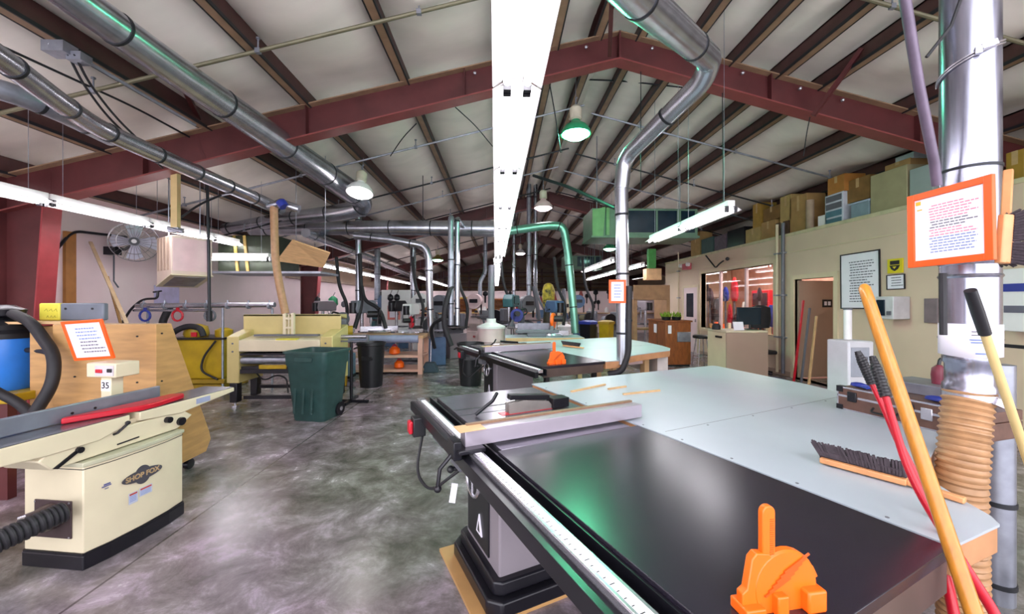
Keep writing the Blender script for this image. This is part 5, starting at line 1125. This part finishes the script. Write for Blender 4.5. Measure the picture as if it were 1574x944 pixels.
# third bench behind the second outfeed table and things on it
t = thing('low_bench', 'grey topped bench behind the second saw crowded with tools', 'bench'); a, b = Pz(778, 527, .84), Pz(900, 520, .84)
m = MB(); m.box(a.x, b.x, 7.9, 8.7, .80, .84); m.build('top', lam, t); m = MB(); m.box(a.x, b.x, 7.895, 7.9, .74, .84); m.build('edge', wood, t)
for x in (a.x + .05, b.x - .12):
    for y in (7.95, 8.6): m = MB(); m.box(x, x + .08, y, y + .08, 0, .8); m.build('leg', wood, t)
t = thing('bench_jointer', 'small grey jointer top standing behind the second outfeed table', 'machine'); q = P(825, 505, 8.2)
m = MB(); m.box(q.x - .45, q.x + .45, 8.1, 8.3, .92, .98); m.box(q.x - .2, q.x + .2, 8.1, 8.3, .84, .92); m.build('bed', greyd, t, bevel=.01); m = MB(); m.box(q.x - .4, q.x + .3, 8.28, 8.31, .98, 1.12); m.build('fence', iron, t)
t = bench_brush('dark brush lying bristles up on the second white table', Pz(866, 531, .9), Pz(890, 534, .9), Pz(897, 535, .9), (0, .3, .95))
t = thing('yellow_bag', 'yellow patterned bag hanging on a dark stand in the distance', 'bag'); q = P(843, 455, 11)
m = MB(); m.lathe([(.12, q.z - .35), (.17, q.z - .2), (.18, q.z + .15), (.12, q.z + .32), (.05, q.z + .36)], (q.x, q.y, 0), 16); m.build('bag', M('yellow black cloth', 'd0bc30', .6, 0, .5, 9, dark='3a3418'), t)
m = MB(); m.cyl((q.x, q.y, 0), (q.x, q.y, q.z - .35), .05); m.lathe([(.3, 0), (.3, .08), (.06, .14)], (q.x, q.y, 0), 14); m.lathe([(.13, .8), (.16, 1.0), (.13, q.z - .36)], (q.x, q.y, 0), 14); m.build('stand', M('dark olive stand', '3c3a26', .5), t)
for px, py, c_, w_, lb in ((904, 518, blued, .5, 'blue lidded bin standing beyond the second white table'), (932, 519, yellow, .45, 'yellow bin standing right of the blue lidded bin')):
    q = P(px, py, 11); t = thing('plastic_bin', lb, 'bin'); m = MB(); m.lathe([(w_ * .38, .0), (w_ * .45, .6), (w_ * .48, .95)], (q.x, q.y, 0), 4); m.build('body', blackm if c_ is blued else yellow, t, smooth=False); m = MB(); m.lathe([(w_ * .55, .95), (w_ * .55, 1.02), (w_ * .3, 1.06)], (q.x, q.y, 0), 4); m.build('lid', c_ if c_ is blued else M('ochre lid', 'b08c2a', .5), t)

# wooden booth frame, brown cabinet, stool, desk on the right
t = thing('plywood_booth', 'open plywood booth frame with brown header behind the brown cabinet', 'booth'); a, b = P(976, 438, 11), P(1033, 460, 11)
m = MB(); m.box(a.x, b.x, 11, 11.04, b.z - .02, a.z); m.build('header', M('tan hardboard', 'a8835c', .55), t, bevel=.004)
for x in (a.x, b.x - .1): m = MB(); m.box(x, x + .1, 11, 11.9, 0, b.z); m.build('side_post', M('tan hardboard', ''), t)
m = MB(); m.box(a.x, b.x, 11.3, 11.9, .75, .8); m.build('counter', M('tan hardboard', ''), t)
t = thing('wall_cupboard', 'wooden cupboard with green board above the plywood booth', 'cupboard'); a, b = P(996, 412, 12), P(1020, 430, 12); m = MB(); m.box(a.x, b.x, 12, 12.3, b.z, a.z); m.build('box', wood, t, bevel=.01); m = MB(); m.box(a.x + .05, b.x - .2, 11.95, 12.1, a.z, a.z + .6); m.build('green_board', M('bright green', '4ca04c', .5), t)  # plain green board on top, nothing here emits
t = thing('wood_cabinet', 'red brown wooden cabinet on the floor with green plants on top', 'cabinet'); a = P(1026, 495, 9.4); b = P(1066, 563, 9.4)
m = MB(); m.box(a.x, b.x, 9.4, 10.5, .04, 1.08); m.build('carcass', woodr, t, bevel=.01); m = MB(); m.box(a.x - .03, b.x + .03, 9.37, 10.53, 1.08, 1.12); m.build('top', woodr, t, bevel=.005)
m = MB(); m.box(a.x - .005, a.x, 9.9, 9.91, .06, 1.06); m.build('door_gap', black, t); m = MB(); m.box(a.x + .06, a.x + .14, 9.385, 9.4, .8, 1.0); m.box(a.x - .012, a.x, 9.95, 10.1, .78, 1.0); m.build('paper_label', paper, t)
m = MB(); m.box(a.x + .28, b.x - .02, 9.36, 9.4, .6, .84); m.build('metal_box', galv_dark, t, bevel=.01)
m = MB(); m.box(a.x + .02, b.x - .02, 9.42, 10.48, 0, .04); m.build('plinth', black, t)
for i in range(2):
    r = thing('potted_plant', ['left', 'right'][i] + ' small green plant in a dark tray on the brown cabinet', 'plant'); cx = a.x + .12 + .26 * i; m = MB(); m.lathe([(.1, 1.121), (.12, 1.2)], (cx, 9.65, 0), 12); m.build('pot', black, r)
    m = MB(); rs = random.Random(i)
    for k in range(40):
        an = rs.uniform(0, 6.28); rr = rs.uniform(.02, .13); p = Vector((cx + rr * math.cos(an), 9.65 + rr * math.sin(an), 1.2)); q = p + Vector((rs.uniform(-.05, .05), rs.uniform(-.05, .05), rs.uniform(.06, .14))); m.tube([p, (p + q) / 2, q], [.006, .018, .003], 4)
    m.build('leaves', M('fresh green leaf', '8fae2e', .5, 0, .6, 20), r)
t = thing('stool', 'black round bar stool beside the brown cabinet', 'stool'); q = P(1078, 540, 9.6); m = MB(); m.lathe([(.18, .68), (.2, .7), (.2, .74), (.17, .76)], (q.x, q.y, 0), 20); m.build('seat', black, t)
for k in range(4): an = R(45 + 90 * k); m = MB(); m.cyl((q.x + .12 * math.cos(an), q.y + .12 * math.sin(an), .68), (q.x + .22 * math.cos(an), q.y + .22 * math.sin(an), 0), .013); m.build('leg', alum, t)
m = MB(); m.tube([(q.x + .19 * math.cos(k * .5236), q.y + .19 * math.sin(k * .5236), .25) for k in range(13)], .01, 6); m.build('foot_ring', alum, t)
t = thing('desk', 'cream desk with tan front panel under the office window', 'desk'); a, b = P(1122, 512, 7.6), P(1188, 560, 7.6)
m = MB(); m.box(a.x, b.x, 7.6, 8.3, .96, 1.0); m.build('top', cream, t, bevel=.004); m = MB(); m.box(a.x, b.x, 7.59, 7.62, .0, .955); m.build('front_panel', tanpaint, t); m = MB(); m.box(a.x, a.x + .36, 7.62, 8.3, 0, .955); m.build('pedestal', trimc, t, bevel=.004)
m = MB(); m.box(a.x - .03, a.x, 7.75, 7.95, .84, .88); m.build('drawer_pull', blackm, t)
t = thing('monitor', 'black screen on the desk in front of the office window', 'monitor'); q = P(1160, 490, 7.95); m = MB(); m.box(q.x - .28, q.x + .22, 7.93, 7.97, 1.1, 1.46); m.build('screen', glassd, t, bevel=.006); m = MB(); m.cyl((q.x, 7.96, 1.02), (q.x, 7.96, 1.12), .025); m.box(q.x - .12, q.x + .12, 7.88, 8.05, 1.0, 1.02); m.build('stand', black, t)
t = thing('desk_chair', 'black office chair back rising behind the desk', 'chair'); q = P(1162, 500, 8.55); m = MB(); m.lathe([(.2, 1.0), (.24, 1.2), (.22, 1.45), (.1, 1.5)], (q.x + .1, q.y, 0), 16, sy=.3); m.build('backrest', blackr, t); m = MB(); m.cyl((q.x + .1, q.y, .5), (q.x + .1, q.y, 1.02), .03); m.box(q.x - .15, q.x + .35, q.y - .2, q.y + .25, .44, .52); m.build('seat', blackr, t, bevel=.03)
m = MB(); m.cyl((q.x + .1, q.y, .06), (q.x + .1, q.y, .44), .03)
for k in range(5): an = 1.257 * k; m.cyl((q.x + .1, q.y, .07), (q.x + .1 + .26 * math.cos(an), q.y + .26 * math.sin(an), .03), .02, n=6)
m.build('star_base', blackm, t)
t = thing('desk_telephone', 'black rounded desk object at the left end of the cream desk', 'telephone'); q = P(1101, 506, 8.1); m = MB(); m.lathe([(.08, 1.001), (.08, 1.08), (.05, 1.12)], (q.x, q.y, 0), 14); m.build('body', blackr, t)
m = MB(); q = P(1135, 503, 7.75); m.cbox((q.x, q.y, 1.09), (.2, .02, .17), rx=R(-15)); m.build('paper_stand', paper, label='white sheet leaning on the middle of the cream desk', cat='paper')
for i in range(3): q = P(1186 + i * 5, 570, 7.3); m = MB(); m.bar((WX - .28 - .03 * i, q.y + .15 * i, 0.02), (WX - .05 - .01 * i, q.y + .15 * i + .1, 1.3 + .15 * i), .03, .03); m.build('stored_stick', [wood, greyd, red][i], label=['pale', 'grey', 'red'][i] + ' stick leaning on the wall left of the doorway', cat='stick')
q = P(1190, 572, 6.9); t = thing('blue_bundle', 'dark blue crumpled bundle on the floor before the doorway', 'bundle'); m = MB(); m.lathe([(.2, 0), (.24, .08), (.15, .2), (.05, .24)], (q.x, q.y, 0), 14, sx=1.4); m.build('cloth', M('navy cloth', '2a345a', .7, 0, .4, 15, .5), t)
# exit light with two lamps, camera and small fixtures on the office wall
t = thing('emergency_light', 'small red and white emergency light box high on the office wall', 'light'); a = Px(1056, 410, 5.98); m = MB(); m.box(5.9, 6.04, a.y - .18, a.y + .18, a.z - .1, a.z + .1); m.build('box', M('red lit box', 'd0606a', .4), t, bevel=.01)
for k in (-1, 1): m = MB(); m.cyl((5.84, a.y + .25 * k, a.z + .05), (5.93, a.y + .25 * k, a.z + .05), .06); m.build('lamp_head', white, t)
t = thing('hook_bracket', 'black wire hook bracket above the office window', 'bracket'); a = Px(1108, 400, 6.0); m = MB(); m.tube(arc([Px(1085, 393, 5.9), Px(1100, 412, 5.9), Px(1106, 405, 5.9), Px(1112, 401, 6.04)], .08), .02, 6); m.build('wire', black, t); m = MB(); m.sphere(Px(1118, 398, 5.98), .05, 8); m.build('knob', black, t)

# boxes stored on the office roof
def store(px0, px1, pyt, mat, lab, kind='carton', pyb=None, dep=.4, x=None):
    xx = x or WX + .22; dd = lambda px: xx / ((px - 787) / FPX * math.cos(TH) + math.sin(TH)); a, b = P(px0, pyt, dd(px0)), P(px1, pyt, dd(px1))
    z1 = (a.z + b.z) / 2; z0 = WZ + .06 if pyb is None else (P(px0, pyb, dd(px0)).z + P(px1, pyb, dd(px1)).z) / 2
    t = thing(kind, lab, 'box'); y0, y1 = min(a.y, b.y), max(a.y, b.y); m = MB(); m.box(xx, xx + dep, y0, y1, z0, z1); m.build('body', mat, t, bevel=.006)
    if kind == 'carton':
        m = MB(); m.box(xx - .002, xx, (y0 + y1) / 2 - .03, (y0 + y1) / 2 + .03, z0 + (z1 - z0) * .6, z1); m.build('tape', M('packing tape', 'c9a878', .3), t)
    elif kind == 'storage_tub':
        m = MB(); m.box(xx - .02, xx + dep + .02, y0 - .02, y1 + .02, z1, z1 + .03); m.build('lid', M('pale blue lid', 'b8c4d8', .35), t, bevel=.004)
    elif kind == 'drawer_unit':
        for k in range(4): m = MB(); h = (z1 - z0) / 4.4; m.box(xx - .01, xx, y0 + .03, y1 - .03, z0 + h * .2 + k * h * 1.05, z0 + h * 1.0 + k * h * 1.05); m.build('drawer', greyd if k > 1 else M('teal tint drawer', '5c8494', .3), t)
    return t
store(1338, 1394, 262, M('tan green board', 'a49c78', .6, 0, .15), 'large tan crate nearest the duct on the office roof', 'crate', dep=.6)
store(1398, 1434, 256, M('grey green board', '9aa8a4', .5, 0, .1), 'grey panel box behind the large duct on the office roof', 'crate', dep=.6)
store(1360, 1399, 249, cardb, 'flat carton lying on top of the large tan crate', pyb=261, x=WX + .3)
store(1376, 1404, 238, M('pale lid', 'aab4b8', .4), 'pale lid box topping the flat carton', 'crate', pyb=247, x=WX + .32, dep=.3)
store(1300, 1337, 274, cardb2, 'wide brown carton left of the large tan crate', pyb=309, x=WX + .3)
store(1308, 1336, 312, M('translucent bluish', '93a8b4', .3), 'translucent storage tub under the wide brown carton', 'storage_tub')
store(1268, 1296, 298, M('white drawer shell', 'd6dae4', .35), 'white drawer unit with bluish drawers on the office roof', 'drawer_unit')
store(1272, 1298, 271, M('orange carton', 'b87c38', .6, 0, .2), 'orange brown carton on top of the drawer unit', pyb=297)
store(1257, 1271, 331, white, 'small white case left of the drawer unit', 'crate', dep=.2)
store(1214, 1240, 301, cardb, 'tall brown carton on the office roof left of the tan roll')
store(1199, 1216, 301, M('tan carton', 'b89c62', .6), 'narrow tall carton left of the tall brown one', pyb=340)
store(1192, 1212, 341, M('deep brown carton', '5c4030', .6), 'deep brown box under the narrow tall carton')
store(1173, 1198, 318, cardb2, 'brown carton upper of the stack above the office window', pyb=338)
store(1170, 1191, 340, cardb, 'lower brown carton of the stack above the office window')
store(1157, 1169, 313, M('honey carton', 'b08838', .6), 'upright honey coloured carton above the office window', pyb=350)
store(1146, 1168, 351, M('tan carton', ''), 'tan carton under the upright honey coloured one')
store(1118, 1144, 352, blackm, 'black crate on the office roof above the window', 'crate')
store(1098, 1116, 362, M('violet grey box', '6c5a6a', .6, 0, .4, 12), 'violet grey box left of the black crate', 'crate')
store(1078, 1096, 366, M('dark teal box', '3c5454', .5), 'dark teal crate near the window left edge', 'crate')
store(1062, 1076, 358, cardb, 'small carton high on the far part of the office roof')
store(1546, 1574, 232, M('ochre carton', 'a8842c', .6), 'ochre carton right of the large duct on the office roof', x=WX + .3)
m = MB(); a = Px(1245, 345, WX + .2); a.z = WZ + .06; m.cyl(a, a + Vector((0, 0, .62)), .07); m.build('tan_roll', M('tan roll', 'a89078', .6), label='upright tan cardboard roll on the office roof', cat='roll')
t = thing('wall_paper_roll', 'x', 'box'); bpy.data.objects.remove(t); AUTO.pop()

# far left wall: small tools, green bin, pink framed sheet
for i, (px, py, c_, s, lb) in enumerate(((488, 462, black, .12, 'black clamp on the far left wall beside the second column'), (512, 465, greenl, .2, 'green bag hanging on the far left wall'), (600, 458, blackm, .12, 'left black respirator on the board over the workbench'), (610, 458, blackm, .12, 'right black respirator on the board over the workbench'), (528, 468, greyd, .1, 'thin grey tool on the far left wall past the green bag'))):
    q = P(px, py, 12.4); t = thing('wall_tool', lb, 'tool'); m = MB(); m.lathe([(s * .4, -s * .9), (s, -s * .3), (s * .9, s * .6), (s * .3, s)], q, 10, sx=.8, sy=.5); m.build('body', c_, t); m = MB(); m.tube([q + Vector((0, 0, s)), q + Vector((.02, .1, s + .12))], .015, 6); m.build('hook', alum, t)
t = thing('tool_board', 'white tool board with pink framed sheet behind the workbench', 'board'); a, b = P(588, 446, 12.8), P(632, 500, 12.8); m = MB(); m.box(a.x, b.x, 12.8, 12.86, .6, a.z); m.build('panel', white, t, bevel=.005); m = MB(); m.box(a.x + .2, a.x + .6, 12.78, 12.8, 1.0, 1.45); m.build('pink_frame', M('pink frame', 'f08a80', .5), t); m = MB(); m.box(a.x + .27, a.x + .53, 12.77, 12.78, 1.07, 1.38); m.build('sheet', paper, t)
# wall hung hand tools and stored bits, too small in the photograph to tell apart
rs = random.Random(31); bases = []
for nm, mt, prof, lb, ct in (('hand_tool', blackm, [(.03, -.2), (.03, .05), (.1, .1), (.09, .2), (.02, .24)], 'small dark hand tool hanging in front of the far partition wall', 'tool'), ('hand_tool', M('rust red tool', '9a3a34', .5), [(.05, -.15), (.09, 0), (.04, .18)], 'small reddish tool hanging in front of the far partition wall', 'tool'), ('white_jar', white, [(.08, -.1), (.09, .05), (.05, .1), (.05, .14)], 'small white container on the ledge before the far partition wall', 'jar')):
    m = MB(); m.lathe(prof, (0, 0, 0), 8, sy=.5); o = m.build(nm, mt, label=lb, cat=ct, group=lb.split(' hanging')[0].split(' on the')[0] + 's at the partition'); AUTO.pop(); bases.append(o)
def put_small(o, loc, first):
    c = o if first else o.copy()
    if not first: COL.objects.link(c)
    c.location = loc; c.rotation_euler = (0, 0, rs.uniform(-.5, .5)); s_ = rs.uniform(.8, 1.5); c.scale = (s_, s_, s_)
seen = set()
NTH = lambda n: '%d%s' % (n, 'th' if 10 < n % 100 < 14 else {1: 'st', 2: 'nd', 3: 'rd'}.get(n % 10, 'th'))
for i in range(66):
    k = rs.choice([0, 0, 1, 2]); x = rs.uniform(-6.3, 5.8); z = rs.uniform(1.25, 1.95) if k < 2 else 1.16
    if any(abs(x - (a_ + b_) / 2) < (b_ - a_) / 2 + .1 for a_, b_ in ox) and z > za - .2: z = rs.uniform(.95, za - .2)
    put_small(bases[k], (x, 19.94 if k < 2 else 19.8, z), k not in seen); seen.add(k)
for b_ in bases:
    g_ = sorted([o for o in COL.objects if o.get('group') == b_['group']], key=lambda o: o.location.x); base_l = b_['label']
    for i, o in enumerate(g_): o['label'] = base_l.replace('hanging in front of the far partition wall', 'on the far partition').replace('on the ledge before the far partition wall', 'on the far ledge') + ', ' + NTH(i + 1) + ' from the left'
m = MB(); m.box(-6.4, 9.4, 19.6, 19.98, 1.0, 1.04); m.build('long_ledge', wood, label='long pale wooden ledge running along the far partition wall', cat='shelf')
t = thing('wood_rack', 'horizontal brown lumber rack above the far partition', 'rack')
for k in range(7): m = MB(); m.box(-6, 8.5, 28.8, 29.2, 2.35 + .28 * k, 2.41 + .28 * k); m.build('rack_shelf', [purl_tan, cardb2, steel_red][k % 3], t)
for k in range(9): m = MB(); m.box(-6 + 1.8 * k, -5.9 + 1.8 * k, 28.8, 29.2, 0, 4.2 - abs(-6 + 1.8 * k - RX) * .1); m.build('rack_post', steel_red, t)
# more machines filling the middle distance
GR = M('mid grey enamel', '7c7f8a', .4); BL = M('steel blue enamel', '4d6a90', .4)
for kd, fn, col, px, d, rz_, s_, lb in (
    ('dp', drill_press, GR, 560, 9.6, 150, 1.0, 'grey drill press standing just behind the workbench left part'),
    ('dp', drill_press, white, 632, 10.5, 170, .95, 'white drill press behind the workbench right end'),
    ('bs', bandsaw, BL, 596, 14, 10, 1.0, 'steel blue band saw far behind the workbench'),
    ('bs', bandsaw, GR, 680, 11.3, -20, .95, 'grey band saw beside the paired pipe drops'),
    ('be', bench_sander, BL, 668, 9.8, 20, 1.0, 'steel blue belt sander behind the floor vacuum'),
    ('be', bench_sander, white, 772, 12.5, -30, 1.1, 'white belt sander behind the pink barrel'),
    ('dp', drill_press, BL, 852, 10.2, 200, 1.0, 'steel blue drill press right of the green-lit tinted duct foot'),
    ('bs', bandsaw, BL, 890, 16, 0, 1.0, 'steel blue band saw in the far right distance'),
    ('bs', bandsaw, white, 962, 14, -10, 1.0, 'white band saw far behind the tall centre pipe'),
    ('dp', drill_press, greyp, 990, 13, 190, 1.0, 'grey drill press seen through the plywood booth'),
    ('la', lathe_m, BL, 850, 16.5, 0, 1.0, 'steel blue wood lathe at the far right'),
    ('be', bench_sander, GR, 940, 12.5, 15, 1.0, 'grey belt sander left of the plywood booth'),
    ('ba', barrel, white, 868, 12, 0, .9, 'white dust barrel near the green-lit tinted duct'),
    ('ba', barrel, BL, 620, 13.5, 0, .9, 'steel blue dust barrel behind the workbench'),
    ('m', miter_saw, red, 632, 8.9, 30, .9, 'red miter saw on the right end of the workbench')):
    o = put(kd, fn, col, lb, px, 500, 0, R(rz_), s_, d=d)
    if kd == 'm': o.location.z = .842
for i, (px, d, y1, lb) in enumerate(((527, 9.4, 505, 'black hose hanging over the workbench left end'), (644, 10.2, 500, 'black hose hanging right of the long drop pipe'), (712, 10, 505, 'black hose dropping left of the central strip end'), (780, 11, 495, 'black hose reaching the teal drill press'), (862, 10, 500, 'black hose beside the green-lit tinted duct'), (905, 12, 490, 'thin black hose over the blue lidded bin'))):
    hose(lb, [P(px - 10, 395, d), P(px - 6, 440, d), P(px + 8, 470, d), P(px + 4, y1, d)], .04)
settle()
